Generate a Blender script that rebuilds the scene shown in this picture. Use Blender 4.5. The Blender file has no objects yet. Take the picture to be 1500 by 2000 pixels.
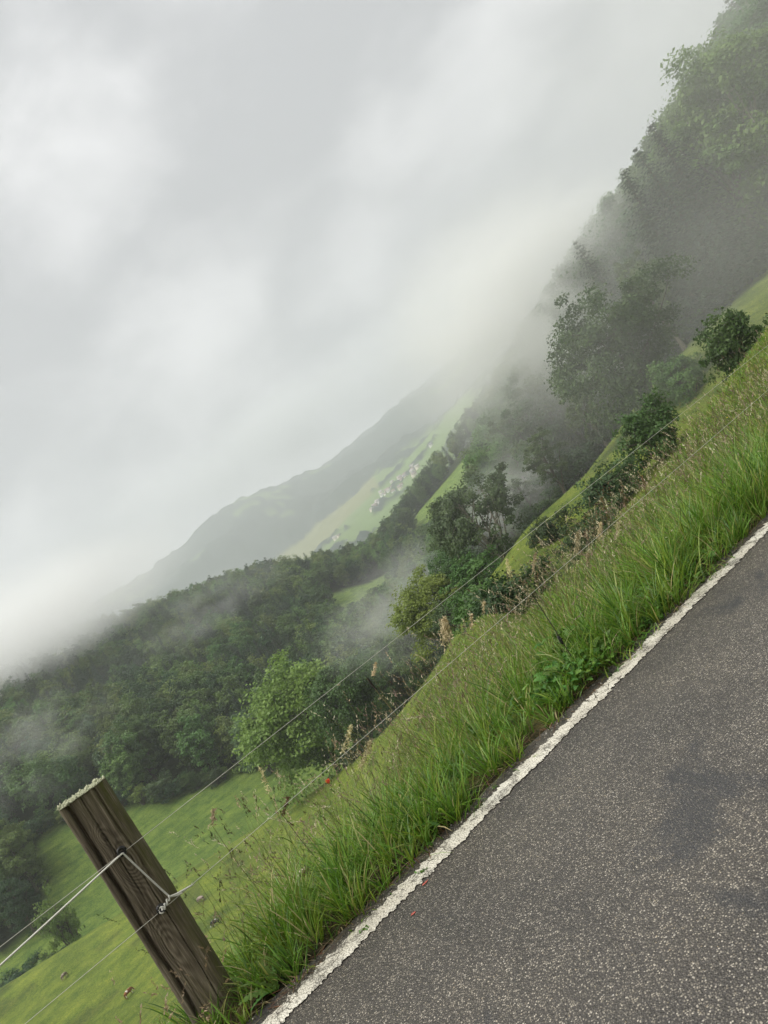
import bpy, bmesh, math, random
import numpy as np
from mathutils import Matrix, Vector

rng = np.random.default_rng(11)
random.seed(11)
R = math.radians
S = bpy.context.scene
COL = S.collection

# ------------------------------------------------------------------ camera
TH = R(32.0)
cam_d = bpy.data.cameras.new("camera")
cam = bpy.data.objects.new("camera", cam_d)
COL.objects.link(cam)
cx = Vector((math.cos(TH), 0, -math.sin(TH)))
cy = Vector((math.sin(TH), 0, math.cos(TH)))
M = Matrix((cx, cy, Vector((0, -1, 0)))).transposed().to_4x4()
M.translation = (0, 0, 1.5)
cam.matrix_world = M
cam_d.sensor_width = 36
cam_d.lens = 27.0
cam_d.clip_start = 0.05
cam_d.clip_end = 30000
S.camera = cam

# ------------------------------------------------------------------ sky, sun, exposure
SUN_EL, SUN_AZ = R(58), R(-112)          # azimuth from +Y towards +X
w = bpy.data.worlds.new("World")
S.world = w
w.use_nodes = True
nt = w.node_tree
nt.nodes.clear()
N = nt.nodes.new
L = nt.links.new
out = N("ShaderNodeOutputWorld")
sky = N("ShaderNodeTexSky")
sky.sky_type = 'NISHITA'
sky.sun_disc = False
sky.sun_elevation = SUN_EL
sky.sun_rotation = SUN_AZ
b1 = N("ShaderNodeBackground")
b1.inputs[1].default_value = 0.05
L(sky.outputs[0], b1.inputs[0])
tc = N("ShaderNodeTexCoord")
mp = N("ShaderNodeMapping")
mp.inputs['Rotation'].default_value = (0.5, R(-24), 0.3)
mp.inputs['Scale'].default_value = (1.0, 1.0, 1.5)
mp.inputs['Location'].default_value = (5.1, 2.6, 0.9)
L(tc.outputs['Generated'], mp.inputs[0])
n1 = N("ShaderNodeTexNoise")
n1.inputs['Scale'].default_value = 1.7
n1.inputs['Detail'].default_value = 7
n1.inputs['Roughness'].default_value = 0.5
n1.inputs['Distortion'].default_value = 0.25
L(mp.outputs[0], n1.inputs[0])
rp = N("ShaderNodeValToRGB")
rp.color_ramp.interpolation = 'EASE'
rp.color_ramp.elements[0].position = 0.41
rp.color_ramp.elements[0].color = (0.565, 0.57, 0.58, 1)
rp.color_ramp.elements[1].position = 0.60
rp.color_ramp.elements[1].color = (0.97, 0.965, 0.965, 1)
n2 = N("ShaderNodeTexNoise")
n2.inputs['Scale'].default_value = 4.6
n2.inputs['Detail'].default_value = 8
n2.inputs['Roughness'].default_value = 0.56
n2.inputs['Distortion'].default_value = 0.3
L(mp.outputs[0], n2.inputs[0])
nm_ = N("ShaderNodeMix"); nm_.data_type = 'FLOAT'
nm_.inputs[0].default_value = 0.36
L(n1.outputs[0], nm_.inputs[2]); L(n2.outputs[0], nm_.inputs[3])
L(nm_.outputs[0], rp.inputs[0])
sx = N("ShaderNodeSeparateXYZ")
L(tc.outputs['Generated'], sx.inputs[0])
mr = N("ShaderNodeMapRange")               # overcast sky: brighter towards the zenith
mr.inputs['From Min'].default_value = 0.0
mr.inputs['From Max'].default_value = 1.0
mr.inputs['To Min'].default_value = 0.95
mr.inputs['To Max'].default_value = 1.55
L(sx.outputs[2], mr.inputs[0])
b2 = N("ShaderNodeBackground")
L(rp.outputs[0], b2.inputs[0])
sm = N("ShaderNodeMath")
sm.operation = 'MULTIPLY'
sm.inputs[1].default_value = 0.245
L(mr.outputs[0], sm.inputs[0])
L(sm.outputs[0], b2.inputs[1])
mx = N("ShaderNodeMixShader")
mx.inputs[0].default_value = 0.94
L(b1.outputs[0], mx.inputs[1])
L(b2.outputs[0], mx.inputs[2])
L(mx.outputs[0], out.inputs[0])

sd = bpy.data.lights.new("sun", 'SUN')
sd.energy = 1.5
sd.angle = R(50)
sd.color = (1.0, 0.96, 0.89)
sun = bpy.data.objects.new("sun", sd)
COL.objects.link(sun)
sdir = Vector((math.sin(SUN_AZ) * math.cos(SUN_EL), math.cos(SUN_AZ) * math.cos(SUN_EL), math.sin(SUN_EL)))
sun.rotation_euler = sdir.to_track_quat('Z', 'Y').to_euler()

S.view_settings.view_transform = 'Standard'
S.view_settings.look = 'None'
S.view_settings.gamma = 1
S.view_settings.exposure = 1.66
S.view_settings.use_curve_mapping = False
S.cycles.use_denoising = True
S.cycles.max_bounces = 7
S.cycles.diffuse_bounces = 3
S.cycles.glossy_bounces = 2
S.cycles.transmission_bounces = 3
S.cycles.volume_bounces = 4
S.cycles.volume_max_steps = 128
S.cycles.caustics_reflective = False
S.cycles.caustics_refractive = False

# ------------------------------------------------------------------ helpers
def tag(o, label=None, cat=None, group=None, kind=None):
    if label: o['label'] = label
    if cat: o['category'] = cat
    if group: o['group'] = group
    if kind: o['kind'] = kind
    return o

def link(name, data, parent=None, loc=None):
    o = bpy.data.objects.new(name, data)
    COL.objects.link(o)
    if parent is not None: o.parent = parent
    if loc is not None: o.location = loc
    return o

def empty(name, loc=(0, 0, 0), rz=0.0, scale=1.0):
    o = bpy.data.objects.new(name, None)
    COL.objects.link(o)
    o.location = loc
    o.rotation_euler = (0, 0, rz)
    o.scale = (scale,) * 3 if np.isscalar(scale) else scale
    o.empty_display_size = 0.2
    return o

def mesh_np(name, v, quads=None, tris=None, mat=None, smooth=False, attr=None):
    """mesh from numpy arrays; attr = {name: per-vertex float or rgb array}"""
    me = bpy.data.meshes.new(name)
    v = np.asarray(v, dtype=np.float32)
    me.vertices.add(len(v))
    me.vertices.foreach_set("co", v.ravel())
    loops, starts, totals = [], [], []
    pos = 0
    for arr, k in ((quads, 4), (tris, 3)):
        if arr is None or len(arr) == 0: continue
        arr = np.asarray(arr, dtype=np.int32)
        loops.append(arr.ravel())
        starts.append(pos + np.arange(len(arr)) * k)
        totals.append(np.full(len(arr), k))
        pos += arr.size
    lo = np.concatenate(loops)
    me.loops.add(len(lo))
    me.loops.foreach_set("vertex_index", lo.astype(np.int32))
    st = np.concatenate(starts)
    me.polygons.add(len(st))
    me.polygons.foreach_set("loop_start", st.astype(np.int32))
    me.polygons.foreach_set("loop_total", np.concatenate(totals).astype(np.int32))
    if attr:
        for an, a in attr.items():
            a = np.asarray(a, dtype=np.float32)
            if a.ndim == 1:
                at = me.attributes.new(an, 'FLOAT', 'POINT')
                at.data.foreach_set("value", a)
            else:
                at = me.attributes.new(an, 'FLOAT_VECTOR', 'POINT')
                at.data.foreach_set("vector", a.ravel())
    me.update(calc_edges=True)
    if smooth:
        me.polygons.foreach_set("use_smooth", np.ones(len(st), dtype=bool))
    if mat is not None: me.materials.append(mat)
    return me

def tube_np(pts, rad, sides=6):
    """verts, quads of a tapered tube"""
    pts = np.asarray(pts, float)
    n = len(pts)
    rad = np.broadcast_to(np.asarray(rad, float), (n,))
    tan = np.gradient(pts, axis=0)
    tan /= np.linalg.norm(tan, axis=1)[:, None] + 1e-9
    ref = np.array([0.31, 0.17, 0.93])
    a = np.cross(tan, ref)
    bad = np.linalg.norm(a, axis=1) < 0.15
    a[bad] = np.cross(tan[bad], np.array([1.0, 0.2, 0.1]))
    a /= np.linalg.norm(a, axis=1)[:, None] + 1e-9
    b = np.cross(tan, a)
    ang = np.arange(sides) / sides * 2 * np.pi
    v = pts[:, None] + rad[:, None, None] * (a[:, None] * np.cos(ang)[None, :, None] + b[:, None] * np.sin(ang)[None, :, None])
    i = np.arange(n - 1)[:, None] * sides
    j = np.arange(sides)[None]
    k = (j + 1) % sides
    q = np.stack([i + j, i + k, i + sides + k, i + sides + j], -1).reshape(-1, 4)
    return v.reshape(-1, 3), q

class Acc:
    def __init__(self): self.v, self.q, self.t, self.n = [], [], [], 0
    def add(self, v, q=None, t=None):
        self.v.append(np.asarray(v, float))
        if q is not None and len(q): self.q.append(np.asarray(q) + self.n)
        if t is not None and len(t): self.t.append(np.asarray(t) + self.n)
        self.n += len(v)
    def tube(self, pts, rad, sides=6):
        v, q = tube_np(pts, rad, sides)
        self.add(v, q)
    def mesh(self, name, mat=None, smooth=False, attr=None):
        return mesh_np(name, np.concatenate(self.v), np.concatenate(self.q) if self.q else None,
                       np.concatenate(self.t) if self.t else None, mat, smooth, attr)

def vnoise(x, y, seed=0):
    """smooth value noise, vectorised"""
    def h(i, j):
        n = (i * 374761393 + j * 668265263 + seed * 974711) & 0x7fffffff
        n = ((n ^ (n >> 13)) * 1274126177) & 0x7fffffff
        return ((n ^ (n >> 16)) & 0xffff) / 65535.0
    xi = np.floor(x).astype(np.int64); yi = np.floor(y).astype(np.int64)
    fx = x - xi; fy = y - yi
    fx = fx * fx * (3 - 2 * fx); fy = fy * fy * (3 - 2 * fy)
    a = h(xi, yi) * (1 - fx) + h(xi + 1, yi) * fx
    b = h(xi, yi + 1) * (1 - fx) + h(xi + 1, yi + 1) * fx
    return a * (1 - fy) + b * fy

def fbm(x, y, seed=0, o=4):
    s = 0; a = 0.5; t = 0
    for k in range(o):
        s = s + a * (vnoise(x, y, seed + k) - 0.5); t += a
        x = x * 2.03 + 3.1; y = y * 2.03 + 1.7; a *= 0.5
    return s / t

def sstep(a, b, x):
    t = np.clip((np.asarray(x, float) - a) / (b - a), 0, 1)
    return t * t * (3 - 2 * t)

# ------------------------------------------------------------------ materials
def new_mat(name):
    m = bpy.data.materials.new(name)
    m.use_nodes = True
    m.node_tree.nodes.clear()
    return m

class NT:
    """small node-tree builder"""
    def __init__(self, m):
        self.t = m.node_tree
        self.o = self.n("ShaderNodeOutputMaterial")
    def n(self, ty, **kw):
        nd = self.t.nodes.new(ty)
        for k, v in kw.items(): setattr(nd, k, v)
        return nd
    def l(self, a, b): self.t.links.new(a, b)
    def noise(self, vec, scale, detail=4, rough=0.55, dist=0.0):
        nd = self.n("ShaderNodeTexNoise")
        nd.inputs['Scale'].default_value = scale
        nd.inputs['Detail'].default_value = detail
        nd.inputs['Roughness'].default_value = rough
        nd.inputs['Distortion'].default_value = dist
        if vec is not None: self.l(vec, nd.inputs['Vector'])
        return nd.outputs[0]
    def vor(self, vec, scale, feature='F1'):
        nd = self.n("ShaderNodeTexVoronoi", feature=feature)
        nd.inputs['Scale'].default_value = scale
        self.l(vec, nd.inputs['Vector'])
        return nd
    def ramp(self, fac, stops, interp='LINEAR'):
        nd = self.n("ShaderNodeValToRGB")
        cr = nd.color_ramp
        cr.interpolation = interp
        while len(cr.elements) < len(stops): cr.elements.new(0.5)
        for e, (p, c) in zip(cr.elements, stops):
            e.position = p
            e.color = (c, c, c, 1) if np.isscalar(c) else (*c, 1)
        self.l(fac, nd.inputs[0])
        return nd.outputs[0]
    def mix(self, fac, a, b, blend='MIX'):
        nd = self.n("ShaderNodeMix", data_type='RGBA', blend_type=blend)
        for i, x in ((0, fac), (6, a), (7, b)):
            if hasattr(x, 'links'): self.l(x, nd.inputs[i])
            elif i == 0: nd.inputs[0].default_value = x
            else: nd.inputs[i].default_value = (*x, 1) if len(x) == 3 else x
        return nd.outputs[2]
    def math(self, op, a, b=0.0, clamp=False):
        nd = self.n("ShaderNodeMath", operation=op, use_clamp=clamp)
        for i, x in ((0, a), (1, b)):
            if hasattr(x, 'links'): self.l(x, nd.inputs[i])
            else: nd.inputs[i].default_value = x
        return nd.outputs[0]
    def mapping(self, vec, scale=(1, 1, 1), rot=(0, 0, 0), loc=(0, 0, 0)):
        nd = self.n("ShaderNodeMapping")
        nd.inputs['Scale'].default_value = scale
        nd.inputs['Rotation'].default_value = rot
        nd.inputs['Location'].default_value = loc
        self.l(vec, nd.inputs[0])
        return nd.outputs[0]
    def bump(self, h, strength=0.5, dist=0.01):
        nd = self.n("ShaderNodeBump")
        nd.inputs['Strength'].default_value = strength
        nd.inputs['Distance'].default_value = dist
        self.l(h, nd.inputs['Height'])
        return nd.outputs[0]
    def bsdf(self, col, rough=0.7, normal=None, spec=0.5, metallic=0.0):
        nd = self.n("ShaderNodeBsdfPrincipled")
        for key, x in (('Base Color', col), ('Roughness', rough), ('Specular IOR Level', spec), ('Metallic', metallic)):
            if hasattr(x, 'links'): self.l(x, nd.inputs[key])
            elif key == 'Base Color': nd.inputs[key].default_value = (*x, 1)
            else: nd.inputs[key].default_value = x
        if normal is not None: self.l(normal, nd.inputs['Normal'])
        return nd
    def done(self, sh): self.l(sh, self.o.inputs['Surface'])

def plain(name, col, rough=0.6, spec=0.4, metallic=0.0, var=0.15, scale=30):
    m = new_mat(name); t = NT(m)
    co = t.n("ShaderNodeTexCoord").outputs['Object']
    nz = t.noise(co, scale, 4)
    c = t.mix(t.ramp(nz, [(0.3, 0.0), (0.7, 1.0)]), tuple(x * (1 - var) for x in col), tuple(min(1, x * (1 + var)) for x in col))
    t.done(t.bsdf(c, rough, None, spec, metallic).outputs[0])
    return m

def leaf_mat(name, ca, cb, trans=0.28, scale=0.35, spec=0.35, rough=0.5):
    m = new_mat(name); t = NT(m)
    co = t.n("ShaderNodeTexCoord").outputs['Object']
    oi = t.n("ShaderNodeObjectInfo")
    nz = t.noise(co, scale, 3)
    f = t.ramp(nz, [(0.3, 0.0), (0.7, 1.0)])
    nz2 = t.noise(co, scale * 12, 1)
    c = t.mix(f, ca, cb)
    c = t.mix(0.5, c, t.ramp(nz2, [(0.3, 0.55), (0.7, 1.4)]), 'MULTIPLY')
    hs = t.n("ShaderNodeHueSaturation")
    t.l(c, hs.inputs['Color'])
    mr_ = t.n("ShaderNodeMapRange")
    mr_.inputs['To Min'].default_value = 0.76; mr_.inputs['To Max'].default_value = 1.25
    t.l(oi.outputs['Random'], mr_.inputs[0])
    t.l(mr_.outputs[0], hs.inputs['Value'])
    wn = t.n("ShaderNodeTexWhiteNoise", noise_dimensions='1D')
    t.l(oi.outputs['Random'], wn.inputs['W'])
    mh = t.n("ShaderNodeMapRange")
    mh.inputs['To Min'].default_value = 0.475; mh.inputs['To Max'].default_value = 0.53
    t.l(wn.outputs[0], mh.inputs[0])
    t.l(mh.outputs[0], hs.inputs['Hue'])
    p = t.bsdf(hs.outputs[0], rough, None, spec)
    tr = t.n("ShaderNodeBsdfTranslucent")
    t.l(hs.outputs[0], tr.inputs[0])
    ms = t.n("ShaderNodeMixShader")
    ms.inputs[0].default_value = trans
    t.l(p.outputs[0], ms.inputs[1]); t.l(tr.outputs[0], ms.inputs[2])
    t.done(ms.outputs[0])
    return m

def tint_mat(name, rough=0.45, trans=0.3, spec=0.4):
    """blades and herbs: own colour per blade stored on the mesh"""
    m = new_mat(name); t = NT(m)
    at = t.n("ShaderNodeAttribute", attribute_name="tint")
    p = t.bsdf(at.outputs['Vector'], rough, None, spec)
    t.l(at.outputs['Color'], p.inputs['Base Color'])
    tr = t.n("ShaderNodeBsdfTranslucent")
    t.l(at.outputs['Color'], tr.inputs[0])
    ms = t.n("ShaderNodeMixShader")
    ms.inputs[0].default_value = trans
    t.l(p.outputs[0], ms.inputs[1]); t.l(tr.outputs[0], ms.inputs[2])
    t.done(ms.outputs[0])
    return m

# ------------------------------------------------------------------ terrain function
ph = R(58.5)
dx_, dy_ = math.sin(ph), math.cos(ph)           # road direction
nx_, ny_ = -math.cos(ph), math.sin(ph)          # across the road, towards the valley

def TD(x, y): return x * dx_ + y * dy_, x * nx_ + y * ny_
def XY(t, D): return t * dx_ + D * nx_, t * dy_ + D * ny_

TU = np.array([-1600, -1100, -908, -774, -600, -449, -300, -172, -60, 60, 212, 371, 541, 780, 1098, 1600.0])
TY = np.array([92, 115, 140, 165, 205, 260, 350, 500, 560, 650, 800, 1300, 1900, 2200, 2700, 3400, 4000, 5000, 7000, 9500.0])
TV = np.array([
 [-391,-391,-391,-391,-391,-391,-380,-345,-304,-265,-217,-155, -78, -16,  50, 150],
 [-400,-420,-430,-430,-430,-430,-420,-390,-340,-290,-235,-165, -72,  40, 190, 400],
 [-330,-360,-385,-400,-405,-405,-405,-390,-350,-290,-210,-130, -50,  75, 230, 430],
 [-250,-270,-290,-320,-345,-360,-370,-370,-340,-270,-180, -90,   0, 110, 260, 440],
 [-150,-160,-155,-200,-255,-285,-310,-330,-310,-230,-130, -40,  50, 150, 300, 450],
 [ -60, -70, -75,-110,-150,-195,-230,-250,-250,-185, -80,  10,  90, 190, 340, 450],
 [  60,  30,   0, -20, -60,-105,-145,-175,-185,-135, -50,  45, 130, 220, 360, 450],
 [ 125, 110, 105,  90,  48,  18, -12, -60, -95, -72, -12,  70, 150, 250, 380, 450],
 [ 138, 128, 128, 118,  78,  40,  10, -35, -70, -38,   2,  80, 160, 250, 380, 450],
 [ 120, 105, 100,  85,  50,  20, -10, -50, -75, -30,  25,  92, 165, 250, 370, 450],
 [  60,  40,  20,   0, -20, -40, -60, -80, -88, -58,  20,  90, 160, 240, 350, 450],
 [   0, -20, -40, -50, -60, -60, -60, -60, -50, -28,  40, 100, 165, 240, 330, 430],
 [  20,   0, -20, -40, -50, -50, -42, -28,  -4,  20,  72, 122, 175, 240, 310, 400],
 [  30,  10,   0, -20, -30, -30, -20,  -4,  18,  40,  92, 135, 180, 230, 290, 370],
 [  50,  30,  20,  20,  20,  12,  10,  12,  36,  62, 102, 140, 180, 220, 270, 330],
 [  90,  80,  70,  90, 110, 110, 120, 100,  90,  96, 112, 150, 180, 215, 250, 300],
 [ 120, 110, 105, 120, 150, 152, 168, 146, 126, 120, 126, 160, 180, 210, 240, 280],
 [ 105, 100,  96, 105, 130, 132, 148, 142, 140, 150, 160, 175, 190, 205, 225, 250],
 [  70,  70,  70,  75,  85,  90,  95, 100, 110, 115, 120, 130, 140, 150, 160, 170],
 [  20,  20,  20,  25,  25,  30,  30,  30,  30,  30,  30,  40,  40,  40,  40,  40.]])

def catmull(P, f, axis_idx):
    """P: (4, n) control values, f: (n,)"""
    p0, p1, p2, p3 = P
    m1 = 0.5 * (p2 - p0); m2 = 0.5 * (p3 - p1)
    d = p2 - p1                                        # keep monotone: no overshoot
    m1 = np.where(m1 * d <= 0, 0, np.sign(d) * np.minimum(np.abs(m1), 2.5 * np.abs(d)))
    m2 = np.where(m2 * d <= 0, 0, np.sign(d) * np.minimum(np.abs(m2), 2.5 * np.abs(d)))
    f2 = f * f; f3 = f2 * f
    return (2*f3 - 3*f2 + 1) * p1 + (f3 - 2*f2 + f) * m1 + (-2*f3 + 3*f2) * p2 + (f3 - f2) * m2

def table_v(u, Y):
    u = np.clip(u, TU[0], TU[-1] - 1e-3); Y = np.clip(Y, TY[0], TY[-1] - 1e-3)
    iu = np.clip(np.searchsorted(TU, u, side='right') - 1, 0, len(TU) - 2)
    iy = np.clip(np.searchsorted(TY, Y, side='right') - 1, 0, len(TY) - 2)
    fu = (u - TU[iu]) / (TU[iu + 1] - TU[iu])
    lY = np.log(TY)
    fy = (np.log(Y) - lY[iy]) / (lY[iy + 1] - lY[iy])
    rows = []
    for k in (-1, 0, 1, 2):
        r = np.clip(iy + k, 0, len(TY) - 1)
        rows.append(catmull([TV[r, np.clip(iu + j, 0, len(TU) - 1)] for j in (-1, 0, 1, 2)], fu, 1))
    return catmull(rows, fy, 0)

KU = np.array([-374, -172, -60, 60, 212, 371, 541, 780, 1098, 1600.0])
KV = np.array([1.0, 0.76, 0.65, 0.52, 0.40, 0.33, 0.20, -0.03, -0.33, -1.3])
BT = np.array([0.8, 4, 7, 10, 15, 20, 30, 60.0])
BV = np.array([0.0, 0.05, -0.08, -0.15, 0.30, 0.65, 0.8, 0.0])
CU = np.array([-374, -172, -60.0]); CY = np.array([150, 118, 95.0])
def crest(u): return np.interp(u, CU, CY)
def to_table(u, y):
    """distance ahead -> row of the table (the brow lies farther off on the left)"""
    c = crest(u)
    return np.where(y < c, y * 92 / c, np.where(y < 260, 92 + (y - c) * 168 / (260 - c), y))
def from_table(u, Y):
    c = crest(u)
    return np.where(Y < 92, Y * c / 92, np.where(Y < 260, c + (Y - 92) * (260 - c) / 168, Y))

def P0(D):
    D = np.asarray(D, float)
    a = np.clip(D - 3.9, 0, 81.1) * 0.345
    x = np.clip(D - 85, 0, 45)
    b = 0.345 * x - 0.0036 * x * x
    c = np.clip(D - 130, 0, 150) * 0.03
    return -(a + b + c)

def ground(x, y, rough=True):
    x = np.asarray(x, float); y = np.asarray(y, float)
    t, D = TD(x, y)
    uu = np.clip(1500 * x / np.maximum(y, 1.0), -3000, 3000)
    zA = P0(D) * np.interp(uu, KU, KV)
    zA = zA - 4.2 * sstep(8.5, 17, D) * (1 - sstep(36, 66, D)) * sstep(20, 300, uu)
    zA = zA + np.interp(t, BT, BV) * sstep(4.2, 8.3, D) * (1 - sstep(9.0, 19, D))
    zA = zA + 0.02 * sstep(3.55, 3.75, D) * (1 - sstep(4.0, 4.6, D)) - 0.05 * (1 - sstep(3.48, 3.6, D)) * (D > -3)
    zA = zA + np.clip(-2.6 - D, 0, 160) * 0.45
    if rough:
        k = sstep(4.0, 12, D)
        zA = zA + k * (0.9 * fbm(x / 14, y / 14, 5, 3) + 0.25 * fbm(x / 3.1, y / 3.1, 9, 2)) * sstep(5, 40, np.hypot(x, y))
        zA = zA + sstep(3.6, 4.2, D) * 0.10 * fbm(x / 0.7, y / 0.7, 3, 2)
    zA = np.clip(zA, -70, 120)
    Ys = np.maximum(y, 60.0)
    u = 1500 * x / Ys
    v = table_v(u, to_table(u, Ys))
    zB = 1.5 + v * Ys / 1500
    if rough:
        r = np.hypot(x, y)
        zB = zB + sstep(1.2 * crest(u), 1.6 * crest(u), y) * (2.2 * fbm(x / 45, y / 45, 21, 4) + r * 0.010 * fbm(x / (r * .12 + 1), y / 300, 31, 4))
        zB = zB + sstep(2300, 3000, y) * (230 * fbm(x / 520, y / 520, 131, 5) - 60 * np.abs(fbm(x / 900, y / 900, 137, 4)))
    c_ = crest(u)
    s = sstep(.85 * c_, 1.04 * c_, y)
    return zA * (1 - s) + zB * s

def uv_of(px, py):
    a = px - 750; b = 1000 - py
    return a * math.cos(TH) + b * math.sin(TH), -a * math.sin(TH) + b * math.cos(TH)

def at(px, py, Y):
    """world point seen at photograph pixel (px, py) when it stands Y metres ahead"""
    u, v = uv_of(px, py)
    return np.array([u * Y / 1500, Y, 1.5 + v * Y / 1500])

def hit(px, py, y0=2.0, y1=3000):
    """where the sight line meets the ground"""
    u, v = uv_of(px, py)
    Y = np.exp(np.linspace(math.log(y0), math.log(y1), 4000))
    d = 1.5 + v * Y / 1500 - ground(u * Y / 1500, Y)
    i = int(np.argmax(d < 0))
    Yh = Y[i]
    return np.array([u * Yh / 1500, Yh, float(ground(u * Yh / 1500, Yh))])

# forest limits (u = horizontal picture angle, Y = metres ahead)
FBU = np.array([-1600, -990, -940, -900, -449, -300, -172, -60, 60, 200, 400, 1600.0])
FBY = np.array([140, 150, 178, 205, 206, 192, 152, 126, 116, 106, 104, 104.0])

def forest_at(u, y):
    Y = to_table(u, y)
    f = Y > np.interp(u, FBU, FBY)
    f &= ~((u > -180) & (u < -50) & (Y > 405 + (u + 60) * 0.2) & (Y < 490 + (u + 60) * 0.2))   # clearing on the saddle
    f &= ~((u > 20 + (Y - 470) * 0.2) & (u < 225) & (Y > 450) & (Y < 590))                        # pasture on the flank
    return f & (Y < 1150)

def cover(x, y):
    """intrinsic ground colour"""
    r = np.hypot(x, y)
    t, D = TD(x, y)
    u = 1500 * x / np.maximum(y, 1)
    c = np.zeros((len(x), 3))
    near = np.array([0.165, 0.228, 0.040]); low = np.array([0.128, 0.205, 0.045])
    k = sstep(90, 100, to_table(u, y))[:, None]
    c[:] = near * (1 - k) + low * k
    soil = np.array([0.070, 0.060, 0.036])
    s = ((1 - sstep(3.55, 4.0, D)) * (D > -3.2))[:, None]
    c = c * (1 - s) + soil * s
    m = (fbm(x / 9, y / 9, 77, 4) > 0.14) & (r > 18) & (to_table(u, y) < 92)          # rushes and worn patches
    c[m] = c[m] * np.array([0.66, 0.66, 0.85])
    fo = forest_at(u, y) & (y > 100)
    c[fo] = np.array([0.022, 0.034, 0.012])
    far = y > 1150
    ff = fbm(u / 60, np.log(np.maximum(y, 1)) * 14, 41, 4)
    v = table_v(u, y)
    wood = far & ((ff > 0.02) | (y > 2950))
    c[far] = np.array([0.12, 0.19, 0.06])
    c[wood] = np.array([0.022, 0.044, 0.036])
    vil = far & (y > 1500) & (y < 2450) & (u > -60) & (u < 260)
    c[vil & (ff < 0.12)] = np.array([0.12, 0.20, 0.06])
    strip = far & (y > 2450) & (y < 2950) & (u < 20) & (u > -240)
    c[strip & (ff < 0.06)] = np.array([0.165, 0.185, 0.080])
    mead = far & (y > 3400) & (fbm(u / 90, np.log(np.maximum(y, 1)) * 20, 43, 3) > 0.17)
    c[mead] = np.array([0.11, 0.17, 0.07])
    return c

# ------------------------------------------------------------------ the ground sheet
def build_terrain():
    a_f = np.radians(np.linspace(-60, 60, 340))
    a_b = np.radians(np.linspace(60, 300, 62)[1:-1])
    az = np.concatenate([a_f, a_b])
    rr = np.concatenate([np.exp(np.linspace(math.log(1.6), math.log(9300), 400))])
    A, RR = np.meshgrid(az, rr)
    x = (RR * np.sin(A)).ravel(); y = (RR * np.cos(A)).ravel()
    z = ground(x, y)
    # far woods are rough with crowns
    c = cover(x, y)
    dark = (c[:, 1] < 0.06) & (y > 1150)
    z = z + dark * (rng.random(len(x)) * 16 - 2) * sstep(1150, 1400, y)
    n, m = len(rr), len(az)
    i = np.arange(n - 1)[:, None] * m; j = np.arange(m)[None]; k = (j + 1) % m
    q = np.stack([i + j, i + m + j, i + m + k, i + k], -1).reshape(-1, 4)[:, ::-1]
    v = np.stack([x, y, z], 1)
    v = np.vstack([v, [0, 0, -0.05]])
    c = np.vstack([c, [0.05, 0.05, 0.03]])
    jj = np.arange(m)
    tri = np.stack([np.full(m, len(v) - 1), (jj + 1) % m, jj], 1)
    mt = new_mat("hillside_turf"); t = NT(mt)
    at_ = t.n("ShaderNodeAttribute", attribute_name="cover")
    geo = t.n("ShaderNodeNewGeometry").outputs['Position']
    nA = t.noise(geo, 0.35, 6, 0.65)
    nB = t.noise(geo, 3.2, 6, 0.7)
    nC = t.noise(t.mapping(geo, (1, 1, 1.6)), 14, 5, 0.75)
    col = at_.outputs['Color']
    col = t.mix(0.75, col, t.ramp(nA, [(0.38, (0.66, 0.76, 0.72)), (0.62, (1.30, 1.18, 1.15))]), 'MULTIPLY')
    col = t.mix(0.8, col, t.ramp(nB, [(0.39, (0.58, 0.70, 0.68)), (0.61, (1.38, 1.24, 1.12))]), 'MULTIPLY')
    col = t.mix(0.8, col, t.ramp(nC, [(0.40, (0.45, 0.54, 0.46)), (0.60, (1.5, 1.36, 1.22))]), 'MULTIPLY')
    nD = t.noise(t.mapping(geo, (0.10, 0.10, 1.5)), 1.0, 5, 0.6, 0.5)      # cattle tracks along the contours
    col = t.mix(0.65, col, t.ramp(nD, [(0.40, (0.68, 0.74, 0.70)), (0.60, (1.26, 1.2, 1.12))]), 'MULTIPLY')
    nE = t.noise(geo, 0.9, 6, 0.7)
    col = t.mix(t.ramp(nE, [(0.60, 0.0), (0.70, 0.55)]), col, t.mix(0.5, col, (0.05, 0.075, 0.025)))
    h = t.math('ADD', t.math('MULTIPLY', nB, 1.0), t.math('MULTIPLY', nC, 0.45))
    h = t.math('ADD', h, t.math('MULTIPLY', nD, 2.2))
    h = t.math('ADD', h, t.math('MULTIPLY', nE, 1.2))
    t.done(t.bsdf(col, 0.85, t.bump(h, 1.0, 0.35), 0.2).outputs[0])
    me = mesh_np("hillside", v, q, tri, mt, True, {"cover": c})
    tag(link("hillside", me), kind="structure")

build_terrain()

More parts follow.
